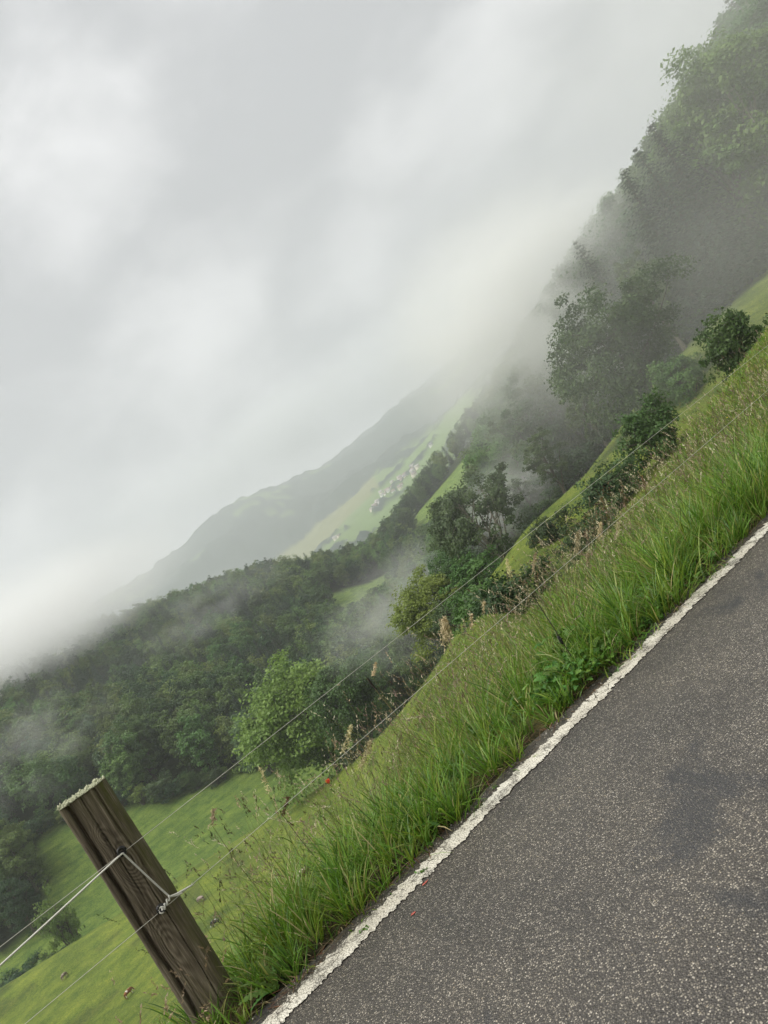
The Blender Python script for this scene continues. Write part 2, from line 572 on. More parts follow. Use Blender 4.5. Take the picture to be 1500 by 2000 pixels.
# ------------------------------------------------------------------ road
def road_mat():
    m = new_mat("worn_asphalt"); t = NT(m)
    geo = t.n("ShaderNodeNewGeometry").outputs['Position']
    wob = t.n("ShaderNodeMix", data_type='VECTOR')
    wob.inputs[0].default_value = 0.006
    nz = t.n("ShaderNodeTexNoise"); nz.inputs['Scale'].default_value = 90
    t.l(geo, nz.inputs['Vector']); t.l(geo, wob.inputs[4]); t.l(nz.outputs['Color'], wob.inputs[5])
    co = wob.outputs[1]
    v1 = t.vor(co, 150); v2 = t.vor(co, 88)
    sep = t.n("ShaderNodeSeparateColor"); t.l(v1.outputs['Color'], sep.inputs[0])
    sep2 = t.n("ShaderNodeSeparateColor"); t.l(v2.outputs['Color'], sep2.inputs[0])
    stone = t.ramp(sep.outputs[0], [(0.0, (0.034, 0.031, 0.027)), (0.38, (0.078, 0.070, 0.061)), (0.66, (0.15, 0.136, 0.115)),
                                    (0.86, (0.25, 0.225, 0.185)), (1.0, (0.50, 0.46, 0.39))])
    core = t.ramp(v1.outputs['Distance'], [(0.30, 1.0), (0.62, 0.0)])
    base = (0.050, 0.045, 0.040)
    col = t.mix(core, base, stone)
    # fewer, larger pale chips
    n_big = t.noise(geo, 1.1, 4, 0.6)
    pick = t.math('GREATER_THAN', sep2.outputs[0], t.ramp(n_big, [(0.36, 0.93), (0.64, 0.80)]))
    chip = t.math('MULTIPLY', pick, t.ramp(v2.outputs['Distance'], [(0.22, 1.0), (0.36, 0.0)]))
    chipc = t.ramp(sep2.outputs[1], [(0.0, (0.30, 0.24, 0.16)), (0.5, (0.42, 0.38, 0.31)), (1.0, (0.55, 0.53, 0.49))])
    # wetter, tar-rich patches hide the chips
    n_tar = t.noise(t.mapping(geo, (0.8, 0.8, 1), (0, 0, 0.6)), 1.7, 4, 0.6, 0.6)
    tar = t.ramp(n_tar, [(0.56, 0.0), (0.63, 1.0)])
    col = t.mix(t.math('MULTIPLY', chip, t.ramp(n_big, [(0.3, 0.55), (0.65, 1.0)])), col, chipc)
    col = t.mix(0.7, col, t.ramp(n_big, [(0.38, (0.80, 0.79, 0.79)), (0.62, (1.24, 1.20, 1.13))]), 'MULTIPLY')
    col = t.mix(t.math('MULTIPLY', tar, 0.68), col, (0.026, 0.027, 0.031))
    h = t.math('ADD', t.math('MULTIPLY', core, 0.7), t.math('MULTIPLY', chip, 0.8))
    rough = t.ramp(t.noise(geo, 160, 2), [(0.3, 0.34), (0.7, 0.72)])
    t.done(t.bsdf(col, rough, t.bump(h, 0.9, 0.004), 0.55).outputs[0])
    return m

ROAD = road_mat()

def strip(t0, t1, dt, lo, hi, z, nD=1, skirt=0.0):
    ts = np.arange(t0, t1 + dt, dt)
    rows = []
    l = lo(ts); h = hi(ts)
    for k in range(nD + 1):
        D = l + (h - l) * k / nD
        x, y = XY(ts, D)
        rows.append(np.stack([x, y, np.full(len(ts), z)], 1))
    if skirt:
        x, y = XY(ts, h + 0.012)
        rows.append(np.stack([x, y, np.full(len(ts), z - skirt)], 1))
    v = np.stack(rows, 1)
    m = v.shape[1]
    i = np.arange(len(ts) - 1)[:, None] * m; j = np.arange(m - 1)[None]
    q = np.stack([i + j, i + m + j, i + m + j + 1, i + j + 1], -1).reshape(-1, 4)
    return v.reshape(-1, 3), q

edge = lambda ts: 3.565 + 0.05 * fbm(ts * 1.7, ts * 0, 2, 4) + 0.035 * fbm(ts * 11, ts * 0 + 4, 3, 2)
v, q = strip(-45, 70, 0.05, lambda ts: np.full(len(ts), -2.3), edge, 0.0, 3, 0.06)
tag(link("road", mesh_np("road", v, q, None, ROAD, False)), kind="structure")

def paint_mat():
    m = new_mat("thick_white_paint"); t = NT(m)
    geo = t.n("ShaderNodeNewGeometry").outputs['Position']
    v1 = t.vor(geo, 105); v2 = t.vor(geo, 17, 'DISTANCE_TO_EDGE')
    wn = t.noise(geo, 60, 4, 0.7)
    pit = t.ramp(v1.outputs['Distance'], [(0.5, 0.0), (0.85, 1.0)])
    vv = t.n("ShaderNodeTexVoronoi", feature='DISTANCE_TO_EDGE'); vv.inputs['Scale'].default_value = 15
    mixv = t.n("ShaderNodeMix", data_type='VECTOR'); mixv.inputs[0].default_value = 0.05
    nz = t.n("ShaderNodeTexNoise"); nz.inputs['Scale'].default_value = 25; nz.inputs['Detail'].default_value = 4
    t.l(geo, nz.inputs['Vector']); t.l(geo, mixv.inputs[4]); t.l(nz.outputs['Color'], mixv.inputs[5])
    t.l(mixv.outputs[1], vv.inputs['Vector'])
    crk = t.ramp(vv.outputs['Distance'], [(0.012, 1.0), (0.045, 0.0)])
    on = t.ramp(t.noise(geo, 4.5, 3), [(0.46, 0.0), (0.58, 1.0)])
    crk = t.math('MULTIPLY', crk, on)
    dirt = t.math('MAXIMUM', t.math('MULTIPLY', pit, 0.75), crk)
    dirt = t.math('MAXIMUM', dirt, t.ramp(wn, [(0.60, 0.0), (0.72, 0.85)]))
    c = t.mix(t.noise(geo, 9, 3), (0.60, 0.57, 0.49), (0.76, 0.74, 0.66))
    c = t.mix(dirt, c, (0.10, 0.085, 0.06))
    worn = t.math('MULTIPLY', t.ramp(t.noise(geo, 7, 5, 0.7, 0.5), [(0.51, 0.0), (0.60, 1.0)]), t.ramp(v1.outputs['Distance'], [(0.25, 0.25), (0.6, 1.0)]))
    c = t.mix(t.math('MULTIPLY', worn, 0.8), c, (0.075, 0.066, 0.055))
    c = t.mix(0.6, c, t.ramp(t.noise(geo, 2.4, 4, 0.6), [(0.40, (0.72, 0.69, 0.63)), (0.62, (1.05, 1.05, 1.03))]), 'MULTIPLY')
    h = t.math('SUBTRACT', t.math('MULTIPLY', t.ramp(v1.outputs['Distance'], [(0.1, 1.0), (0.75, 0.0)]), 0.8), crk)
    t.done(t.bsdf(c, 0.6, t.bump(h, 1.0, 0.006), 0.4).outputs[0])
    return m

def jag(c, a1, a2, sd):
    return lambda ts: c + a1 * fbm(ts * 2.2, ts * 0, sd, 3) + a2 * (fbm(ts * 42, ts * 0 + 9, sd + 5, 2)) + a2 * 0.35 * (vnoise(ts * 130, ts * 0, sd + 8) - .5) + a2 * 0.6 * fbm(ts * 9, ts * 0 + 2, sd + 11, 3) + a2 * 0.5 * (rng.random(len(ts)) - .5)
# the sheet narrows where turf has grown over its outer edge further along
lo_f = jag(3.330, 0.025, 0.034, 61)
hi_f = lambda ts: jag(3.458, 0.03, 0.036, 71)(ts) - 0.05 * sstep(4.2, 6.0, ts) * (0.6 + 0.8 * vnoise(ts * 1.4, ts * 0, 5))
v, q = strip(-20, 30, 0.008, lo_f, hi_f, 0.004, 3)
v[:, 2] += 0.002 * vnoise(v[:, 0] * 60, v[:, 1] * 60, 3)
tag(link("road_marking", mesh_np("road_marking", v, q, None, paint_mat())), kind="structure")

# two specks of red survey paint on the asphalt
def speck(px, py, w_, l_, sd, col):
    p = hit(px, py)
    r_ = np.random.default_rng(sd)
    a = np.linspace(0, 2 * np.pi, 18, endpoint=False)
    rad = 0.6 + 0.6 * r_.random(18)
    tt = np.cos(a) * rad * l_; dd = np.sin(a) * rad * w_
    ca, sa = math.cos(0.5), math.sin(0.5)
    vv = np.stack([p[0] + tt * ca - dd * sa, p[1] + tt * sa + dd * ca, np.full(18, 0.004)], 1)
    vv = np.vstack([vv, [p[0], p[1], 0.0045]])
    tr = np.stack([np.full(18, 18), np.arange(18), (np.arange(18) + 1) % 18], 1)
    return vv, tr
red = plain("red_survey_paint", (0.36, 0.085, 0.065), 0.6, 0.3, 0, 0.8, 160)
for (px, py, w_, l_, sd, lb) in ((843, 1745, 0.008, 0.02, 1, "brighter red paint speck on the asphalt beside the white line"),
                                 (820, 1806, 0.009, 0.014, 2, "fainter red paint speck lower on the asphalt")):
    vv, tr = speck(px, py, w_, l_, sd, None)
    o = link("paint_speck", mesh_np("paint_speck", vv, None, tr, red))
    tag(o, lb, "paint mark", "red specks on the road")

# loose grit between the line and the turf
def build_grit():
    n = 1600
    t_ = rng.random(n) ** 0.8 * 13 - 1.6
    D = 3.46 + np.abs(rng.normal(0, 0.07, n))
    x, y = XY(t_, D)
    s = 0.0025 + 0.006 * rng.random(n) ** 3
    base = np.array([[1, 0, 0], [-1, 0, 0], [0, 1, 0], [0, -1, 0], [0, 0, 1], [0, 0, -1.0]])
    tri = np.array([[0, 2, 4], [2, 1, 4], [1, 3, 4], [3, 0, 4], [2, 0, 5], [1, 2, 5], [3, 1, 5], [0, 3, 5]])
    V = base[None] * s[:, None, None] * (0.6 + 0.8 * rng.random((n, 6, 1)))
    z = np.maximum(ground(x, y), np.where(D < 3.56, 0.0, -1)) + s * 0.3
    V = V + np.stack([x, y, z], 1)[:, None]
    T = (tri[None] + 6 * np.arange(n)[:, None, None]).reshape(-1, 3)
    g = 0.05 + 0.35 * rng.random(n) ** 3
    col = np.repeat(np.stack([g, g * 0.94, g * 0.82], 1), 6, 0)
    me = mesh_np("gravel", V.reshape(-1, 3), None, T, tint_mat("grit", 0.7, 0.0), False, {"tint": col})
    tag(link("gravel", me), kind="stuff")
build_grit()
# ------------------------------------------------------------------ tree builders
def unit(a): return a / (np.linalg.norm(a, axis=-1, keepdims=True) + 1e-9)

def leaf_quads(c, nrm, size, r, elong=1.5):
    """rhombic leaves: centres c, normals nrm, size per leaf"""
    n = len(c)
    ref = unit(r.normal(size=(n, 3)))
    a = unit(np.cross(nrm, ref)); b = np.cross(nrm, a)
    s = size[:, None]
    v = np.stack([c - a * s * elong * .5, c - b * s * .5 + nrm * s * .12, c + a * s * elong * .5, c + b * s * .5 + nrm * s * .12], 1)
    q = np.arange(n * 4).reshape(n, 4)
    return v.reshape(-1, 3), q

def broadleaf(seed, H, Wd, base, nclu, nleaf, ls, bark, leaf, airy=0.0, stems=1, skew=0.0, droop=0.0, topw=1.0, rag=1.0):
    r = np.random.default_rng(seed)
    cz = (base + 1) / 2 * H; rz = (1 - base) / 2 * H; rx = Wd / 2
    ph_ = r.random(8) * 6.28; am = r.random(8)
    def lump(d):
        th = np.arctan2(d[:, 1], d[:, 0]); el = d[:, 2]
        return 1 + rag * (0.16 * np.sin(2 * th + ph_[0] + 2 * el) + 0.13 * np.sin(3 * th + ph_[1] - 3 * el) + 0.11 * np.sin(5 * th + ph_[2] + 5 * el) + 0.08 * np.sin(9 * el + ph_[3] + th))
    A = Acc()
    tr = H * 0.017 + 0.03
    tips = []
    for s in range(stems):
        off = np.array([r.normal(), r.normal(), 0]) * (0.0 if stems == 1 else Wd * 0.05)
        top = np.array([r.normal() * .06 * Wd, r.normal() * .06 * Wd, H * (0.86 + .06 * r.random())]) + off * 3
        n = 9
        f = np.linspace(0, 1, n)[:, None]
        p = off * (1 - f) + top * f + np.concatenate([r.normal(size=(n, 2)) * .012 * H, np.zeros((n, 1))], 1) * (f * (1 - f) * 3)
        p[0, 2] = -0.5
        rad = tr * (1 - f[:, 0]) ** 0.8 * (0.9 if stems > 1 else 1.15) + 0.02
        rad[0] *= 1.5
        A.tube(p, rad, 7)
        for k in range(11 if stems == 1 else 6):
            f0 = base * 0.75 + (0.88 - base * .75) * (k + r.random()) / (11 if stems == 1 else 6)
            st = np.array([np.interp(f0, np.linspace(0, 1, n), p[:, i]) for i in range(3)])
            th = k * 2.4 + r.random() + s
            d = unit(np.array([[math.cos(th), math.sin(th), 0.15 + 0.75 * f0 + .25 * r.normal()]]))
            el_pt = np.array([0, 0, cz]) + d[0] * np.array([rx, rx, rz]) * lump(d)[0] * (.82 + .15 * r.random())
            g = np.linspace(0, 1, 6)[:, None]
            mid = st * (1 - g) + el_pt * g
            mid[:, 2] += (np.sin(g[:, 0] * np.pi) * .06 * Wd) * (1 if r.random() > .3 else -1)
            mid += r.normal(size=mid.shape) * .012 * Wd * g * (1.1 - g)
            r0 = np.interp(f0, np.linspace(0, 1, n), rad) * .55
            A.tube(mid, r0 * (1 - g[:, 0]) ** .8 + .012, 5)
            for j in range(4):
                gi = .35 + .6 * r.random()
                b0 = np.array([np.interp(gi, g[:, 0], mid[:, i]) for i in range(3)])
                d2 = unit(d[0] + r.normal(size=3) * .7 + np.array([0, 0, .15 - droop]))
                b1 = b0 + d2 * Wd * (.10 + .12 * r.random())
                A.tube(np.array([b0, (b0 + b1) / 2 + r.normal(size=3) * .02 * Wd, b1]), [r0 * .32 + .008, r0 * .2 + .006, .006], 4)
                tips.append(b1)
            tips.append(mid[-1])
    trunk = A.mesh("trunk", bark, True)
    # leaf clusters on a lumpy shell, plus the twig ends
    d = unit(r.normal(size=(nclu, 3)))
    d[:, 2] = d[:, 2] * .95 + .08
    d = unit(d)
    rad = lump(d) * (0.42 + 0.56 * r.random(nclu) ** 0.55)
    cl = np.array([0, 0, cz]) + d * np.array([rx, rx, rz]) * rad[:, None]
    hz = np.clip((cl[:, 2] - base * H) / (H * (1 - base)), 0, 1)
    cl[:, :2] *= (1 + (topw - 1) * hz)[:, None]
    cl[:, 0] += skew * Wd * (1 - hz) * 0.5
    tips = np.array(tips)
    cl = np.vstack([cl, tips[r.random(len(tips)) < .9]])
    cl = cl[r.random(len(cl)) > airy * .45]
    wgt = r.random(len(cl)) ** 1.3 + .25
    cid = r.choice(len(cl), nleaf, p=wgt / wgt.sum())
    rc = Wd * (0.045 + .05 * r.random(len(cl))) * (1 - .35 * airy)
    g = r.normal(size=(nleaf, 3))
    g = g / (1 + .25 * np.linalg.norm(g, axis=1, keepdims=True))
    pos = cl[cid] + g * rc[cid][:, None] * np.array([1.15, 1.15, .72])
    pos[:, 2] -= droop * np.abs(g[:, 0]) * rc[cid] * 1.5
    pos = pos[pos[:, 2] > .15]
    m = len(pos)
    outw = unit(pos - np.array([0, 0, cz * .9]))
    nr = unit(outw * .55 + np.array([0, 0, .55]) + r.normal(size=(m, 3)) * .55)
    sz = ls * (.55 + .8 * r.random(m))
    v, q = leaf_quads(pos, nr, sz, r)
    crown = mesh_np("crown", v, q, None, leaf)
    return trunk, crown

def spruce(seed, H, Wd, base, step, ncard, bark, leaf, card=.42):
    r = np.random.default_rng(seed)
    A = Acc()
    A.tube(np.array([[0, 0, -.5], [0, 0, H * .35], [r.normal() * .05, r.normal() * .05, H * .7], [0, 0, H]]), [H * .014 + .03, H * .010, H * .006, .01], 7)
    C, Nn, Sz, Dr = [], [], [], []
    z = base * H
    while z < H * .985:
        f = (z - base * H) / (H * (1 - base))
        Lr = Wd / 2 * (1 - f) ** .74 * (1 if f > .12 else .75 + 2 * f)
        nb = int(6 + 4 * (1 - f))
        th0 = r.random() * 6.28
        for k in range(nb):
            th = th0 + k * 6.283 / nb + r.normal() * .2
            Lb = Lr * (.55 + .62 * r.random())
            dr = np.array([math.cos(th), math.sin(th), 0])
            rise = .45 * f + .12 * r.normal() - .35 * (1 - f)
            m = max(3, int(ncard * (Lb / (Wd / 2)) + 2))
            s = np.linspace(.12, 1, m)
            p = np.array([0, 0, z]) + dr * (Lb * s)[:, None] + np.array([0, 0, 1.0]) * (Lb * (rise * s + .28 * s * s - .15 * np.sin(s * 3.1)))[:, None]
            A_ = np.array([[0, 0, z], p[m // 2], p[-1]])
            if Lb > .8: A.tube(A_, [.03, .018, .005], 3)
            for sd_ in (-1, 1, 0):
                side = np.array([-dr[1], dr[0], 0]) * sd_
                ax = unit(dr * .75 + side * .8 + np.array([0, 0, -.28]) + r.normal(size=(m, 3)) * .15)
                C.append(p + ax * (card * .45 * (1 - .7 * f))); Dr.append(ax)
                Sz.append(card * (.6 + .7 * r.random(m)) * (1.1 - .35 * s) * (1.05 - .42 * f))
        z += step * (.9 + .55 * f) * (.7 + .6 * r.random())
    C = np.concatenate(C); Dr = np.concatenate(Dr); Sz = np.concatenate(Sz)
    n = len(C)
    up = unit(np.array([0, 0, 1.0]) + r.normal(size=(n, 3)) * .45)
    b = unit(np.cross(Dr, up))
    s = Sz[:, None]
    v = np.stack([C - Dr * s * .7, C - b * s * .3 - [0, 0, .08] * s, C + Dr * s * .75 - [0, 0, .12] * s, C + b * s * .3 - [0, 0, .08] * s], 1).reshape(-1, 3)
    return A.mesh("trunk", bark, True), mesh_np("crown", v, np.arange(n * 4).reshape(n, 4), None, leaf)

BARK = plain("grey_brown_bark", (0.10, 0.085, 0.065), 0.9, 0.2, 0, 0.5, 6)
BARK_PALE = plain("pale_bark", (0.26, 0.24, 0.20), 0.85, 0.2, 0, 0.4, 5)
LF_DARK = leaf_mat("dark_leaf", (0.036, 0.078, 0.028), (0.066, 0.120, 0.036), .34)
LF_MID = leaf_mat("mid_leaf", (0.070, 0.134, 0.034), (0.118, 0.188, 0.047), .36)
LF_LIGHT = leaf_mat("light_leaf", (0.108, 0.180, 0.044), (0.168, 0.240, 0.064), .38)
LF_BRIGHT = leaf_mat("bright_leaf", (0.160, 0.232, 0.046), (0.245, 0.318, 0.070), .40)
LF_BLUE = leaf_mat("blue_green_leaf", (0.072, 0.138, 0.056), (0.115, 0.190, 0.074), .38)
LF_SPRUCE = leaf_mat("spruce_needle", (0.022, 0.048, 0.024), (0.044, 0.076, 0.034), 0.12)

PROTO = {
 'oak':    broadleaf(3, 15, 15, .12, 150, 34000, .26, BARK, LF_DARK, .15, 1, -.25, rag=1.5),
 'airy':   broadleaf(5, 13, 12, .10, 95, 19000, .23, BARK_PALE, LF_BLUE, .75, 4, 0, 0, 1.25),
 'round':  broadleaf(7, 12, 11, .10, 110, 24000, .23, BARK, LF_BRIGHT, .1, 2),
 'round2': broadleaf(8, 12, 10, .08, 110, 23000, .23, BARK_PALE, LF_MID, .15, 3),
 'tallA':  broadleaf(11, 21, 11, .10, 130, 30000, .26, BARK, LF_MID, .1, 1),
 'tallB':  broadleaf(12, 20, 13, .14, 130, 30000, .26, BARK_PALE, LF_LIGHT, .2, 1, 0, .3),
 'tallC':  broadleaf(13, 21, 10, .08, 120, 30000, .25, BARK, LF_DARK, .1, 1),
 'tallD':  broadleaf(14, 19, 12, .12, 130, 30000, .26, BARK, LF_BLUE, .15, 2),
 'slim':   broadleaf(15, 18, 7.5, .22, 70, 9500, .25, BARK, LF_MID, .5, 1, 0, .4),
 'spA':    spruce(21, 24, 10.0, .05, .38, 11, BARK, LF_SPRUCE, .55),
 'spB':    spruce(22, 22, 8.8, .08, .40, 10, BARK, LF_SPRUCE, .52),
 'shA':    broadleaf(31, 4.2, 4.6, .02, 60, 8000, .155, BARK, LF_MID, .1, 4, rag=2.1),
 'shB':    broadleaf(32, 3.6, 4.6, .02, 60, 8000, .15, BARK, LF_DARK, .1, 4, rag=2.1),
 'shC':    broadleaf(33, 4.0, 4.0, .02, 46, 6500, .135, BARK, LF_BRIGHT, .3, 4, rag=2.1),
 'lowA':   broadleaf(41, 20, 11, .08, 110, 6000, .48, BARK, LF_MID),
 'lowB':   broadleaf(42, 19, 12, .08, 110, 6000, .48, BARK, LF_LIGHT),
 'lowC':   broadleaf(43, 20, 10, .08, 110, 6000, .46, BARK, LF_DARK),
 'lowS':   spruce(44, 23, 9.6, .05, .42, 5, BARK, LF_SPRUCE, .62),
}
PH = {'oak': 15, 'airy': 13, 'round': 12, 'round2': 12, 'tallA': 21, 'tallB': 20, 'tallC': 21, 'tallD': 19, 'slim': 18, 'spA': 24, 'spB': 22,
      'shA': 4.2, 'shB': 3.6, 'shC': 4.0, 'lowA': 20, 'lowB': 19, 'lowC': 20, 'lowS': 23}

def tree(name, key, x, y, H, label, cat, group=None, rz=None, wide=1.0, sink=0.0, lean=(0, 0)):
    s = H / PH[key]
    z = float(ground(np.array([x]), np.array([y]))[0]) - sink
    e = empty(name, (x, y, z), random.random() * 6.28 if rz is None else rz, (s * wide, s * wide, s))
    e.rotation_euler.x, e.rotation_euler.y = lean
    tr, cr = PROTO[key]
    link("trunk", tr, e); link("crown", cr, e)
    return tag(e, label, cat, group)

def by_uv(u, Y): return u * Y / 1500, Y

# single trees and shrubs on the near meadow and its brow: (name, prototype, u, Y, height, width, label)
SINGLE = [
 ('oak_tree', 'oak', 560, 80, 14.3, .82, "big dark round oak on the brow, its lowest bough hanging over the mist"),
 ('broadleaf_tree', 'airy', 148, 92, 13.4, .92, "dark airy tree whose bare stems show through the middle of its crown"),
 ('broadleaf_tree', 'round', -22, 97, 10.2, 1.0, "pale green round tree at the foot of the dark airy tree"),
 ('broadleaf_tree', 'round2', 52, 104, 11.5, .75, "thin green tree between the pale round tree and the dark airy tree"),
 ('broadleaf_tree', 'round', -348, 99, 16.4, 1.02, "large pale green tree with full crown at the corner of the lower meadow"),
 ('broadleaf_tree', 'round2', -268, 98, 12.5, .85, "darker tree with pale thin trunks touching the large pale green tree"),
 ('broadleaf_tree', 'tallD', -455, 190, 17, .95, "grey green tree at the forest corner behind the large pale green tree"),
 ('broadleaf_tree', 'slim', 668, 95, 15, .85, "slender tree with bare leaning trunk on the misty brow beside the oak"),
 ('broadleaf_tree', 'slim', 440, 97, 10.5, .9, "small slender tree below the oak, half lost in mist"),
 ('broadleaf_tree', 'slim', 318, 97, 11.0, 1.0, "small thin crowned tree on the brow just above the dark airy tree"),
 ('broadleaf_tree', 'slim', 250, 103, 10.0, 1.0, "faint grey tree deep in the mist behind the dark airy tree"),
 ('broadleaf_tree', 'tallB', 1000, 96, 27.5, .95, "big pale crowned tree rising at the right edge, branches dark through the mist"),
 ('broadleaf_tree', 'tallA', 1135, 99, 27.0, .95, "tall green tree in the top right corner of the picture"),
 ('broadleaf_tree', 'slim', 915, 97, 22.0, 1.15, "loose crowned tree with open twigs left of the big pale crowned tree"),
 ('spruce_tree', 'spA', 845, 94, 24.0, 1.0, "tallest ragged spruce standing out against the cloud"),
 ('spruce_tree', 'spB', 806, 95, 22.5, 1.0, "narrower spruce leaning against the tallest ragged spruce"),
 ('spruce_tree', 'spA', 728, 96, 22.3, 1.15, "broad ragged spruce down the skyline from the tallest one"),
 ('spruce_tree', 'spB', 607, 99, 20.5, 1.0, "spruce tip poking from the mist above the oak"),
 ('spruce_tree', 'spA', 545, 109, 21.0, 1.0, "lowest spruce tip on the misty skyline left of the oak"),
 ('broadleaf_tree', 'tallD', 672, 104, 21.5, 1.0, "rounded tree crown between the spruces above the oak"),
 ('shrub', 'shB', 118, 27, 1.9, 1.0, "low ragged bramble on the brow above the thin stake"),
 ('shrub', 'shA', 62, 30, 1.7, 1.0, "low green bramble on the brow right of the pinkish seed plume"),
 ('shrub', 'shB', 196, 25, 1.9, 1.1, "dark bramble patch on the brow under the straw cluster"),
 ('sapling', 'shC', -958, 118, 10.8, .46, "slim young sapling with bright leafy top at the edge of the lower meadow"),
 ('shrub', 'shA', 752, 58, 5.4, .60, "bushy green elder with white flower heads behind the grass bank"),
 ('shrub', 'shA', 520, 60, 5.2, .66, "rounded green bush standing below the oak and above the fence wire"),
 ('shrub', 'shA', 628, 74, 4.8, .75, "dark bush in the shade directly under the oak"),
 ('shrub', 'shB', 400, 60, 3.5, .9, "dark bush hugging the brow between two slender trees"),
 ('shrub', 'shB', 318, 52, 2.9, .9, "low dark bush right behind the dry weeds of the bank"),
 ('shrub', 'shB', 255, 66, 2.6, .9, "dark bush on the brow behind the straw coloured seed heads"),
 ('shrub', 'shA', 92, 84, 4.4, .95, "leafy bush at the foot of the dark airy tree"),
 ('shrub', 'shB', 12, 84, 3.6, .9, "dark bush beneath the pale round tree on the brow"),
 ('shrub', 'shB', -300, 92, 1.7, 1.2, "low dark thicket on the brow under the pale thin trunks"),
 ('shrub', 'shC', -1020, 122, 3.2, 1.1, "bright green bush beside the slim sapling"),
 ('shrub', 'shB', -985, 121, 2.9, 1.1, "dark rounded bush at the foot of the slim sapling"),
 ('shrub', 'shB', -1090, 119, 3.4, 1.2, "dark bush in the hollow behind the crest of the cow pasture"),
 ('shrub', 'shA', -1060, 121, 2.6, 1.2, "mid green bush just above the dark bush in the hollow"),
]
for nm, key, u, Y, H, wd, lb in SINGLE:
    ya = float(from_table(u, Y)) if Y > 82 else Y
    H *= ya / Y
    x, y = by_uv(u, ya)
    tree(nm, key, x, y, H, lb, 'tree' if 'tree' in nm or nm == 'sapling' else 'shrub', None, None, wd * (1.2 if nm == 'shrub' else 1), .6 if nm == 'shrub' else .15,
         (R(random.uniform(-3, 3)), R(random.uniform(-3, 3))))

# elder flowers: flat white umbels on the elder's crown
fl = Acc()
for _ in range(46):
    th = rng.random() * 6.28; el = rng.random() * 1.1 - .1
    c = np.array([math.cos(th) * math.cos(el) * 1.62, math.sin(th) * math.cos(el) * 1.62, 2.2 + 2.0 * math.sin(el)])
    a = np.linspace(0, 6.283, 7)[:-1]
    rr_ = .07 + .06 * rng.random()
    vv = np.vstack([c + [0, 0, .03], c + np.stack([np.cos(a) * rr_, np.sin(a) * rr_, rng.random(6) * .02], 1)])
    fl.add(vv, None, np.stack([np.zeros(6, int), 1 + np.arange(6), 1 + (np.arange(6) + 1) % 6], 1))
elder = next(o for o in bpy.data.objects if o.get('label', '').startswith("bushy green elder"))
o = link("blossom", fl.mesh("blossom", plain("cream_blossom", (0.62, 0.62, 0.50), .8)), elder)
o['kind'] = 'stuff'

# ------------------------------------------------------------------ woods
VT_U = np.array([200, 289, 371, 513, 560, 620, 726, 844, 950, 1098, 1180, 1400.0])
VT_V = np.array([-30, 67, 122, 198, 240, 262, 313, 369, 425, 493, 545, 640.0])
def spots():
    """tree positions, near to far, that are not hidden behind the canopies before them"""
    out_ = []
    Y = 104.0
    while Y < 1120:
        sp = 7.4 + max(0, Y - 300) * .006
        n = int(2 * 1250 * Y / 1500 / sp)
        for i in range(n):
            u = -1250 + 2500 * (i + rng.random()) / n
            out_.append((u, Y + rng.random() * sp))
        Y += sp * .95
    a = np.array(out_)
    a = a[forest_at(a[:, 0], a[:, 1])]
    return a[np.argsort(a[:, 1])]
sp = spots()
gz = ground(sp[:, 0] * sp[:, 1] / 1500, sp[:, 1])
vg = (gz - 1.5) / sp[:, 1] * 1500
run = np.full(340, -2000.0)
FOR = []
for (u, Y), z, v0 in zip(sp, gz, vg):
    right = u > 190 and Y < 320
    conif = fbm(np.array([u * Y / 1500 / 38]), np.array([Y / 38]), 91, 3)[0] + .13 * rng.normal() - .05 * (u < -300)
    kind = 'S' if conif > (.21 if right else .085) else 'B'
    H = (15 + 7 * rng.random()) * (1.0 if kind == 'S' else .97)
    if right:
        vt = np.interp(u, VT_U, VT_V) - 6 + rng.normal() * 22
        H = min(25 if kind == 'S' else 22, (vt - v0) * Y / 1500)
        if H < 7: continue
    elif 150 < u < 330 and Y < 640:
        H = min(H, (np.interp(u, [150, 210, 290, 330], [-15, 5, 60, 95]) - v0) * Y / 1500)
        if H < 6: continue
    Yt = float(to_table(u, Y))
    if 10 < u < 200 and Yt < 455:
        H = min(H, (np.interp(u, [10, 60, 110, 200], [-62, -60, -64, -50]) - v0) * Y / 1500)
        if H < 5: continue
    if -190 < u < -40 and Yt < 410:
        H = min(H, (-118 + 3 * rng.normal() - v0) * Y / 1500)
        if H < 5: continue
    vt = v0 + H * 1500 / Y
    k = int(np.clip((u + 1360) / 8, 1, 338))
    hid = run[k]
    if vt < hid + 6 + 6 * rng.random(): 
        if vt < hid + 2: continue
        if rng.random() < .6: continue
    wpx = int(max(1, 3.2 * 1500 / Y / 8))
    a_, b_ = max(0, k - wpx), min(340, k + wpx + 1)
    run[a_:b_] = np.maximum(run[a_:b_], v0 + .72 * H * 1500 / Y)
    if abs(u) > 1180: continue
    FOR.append((u, Y, H, kind, right))
print("forest spots", len(FOR), sum(f[3] == 'S' for f in FOR))
cnt = {'B': 0, 'S': 0}
LOOK = {'tallA': "mid green broadleaf tree", 'tallB': "pale green broadleaf tree", 'tallC': "dark green broadleaf tree", 'tallD': "bluish green broadleaf tree",
        'slim': "slender thin crowned tree", 'spA': "tall dark pointed spruce", 'spB': "narrow dark spruce"}
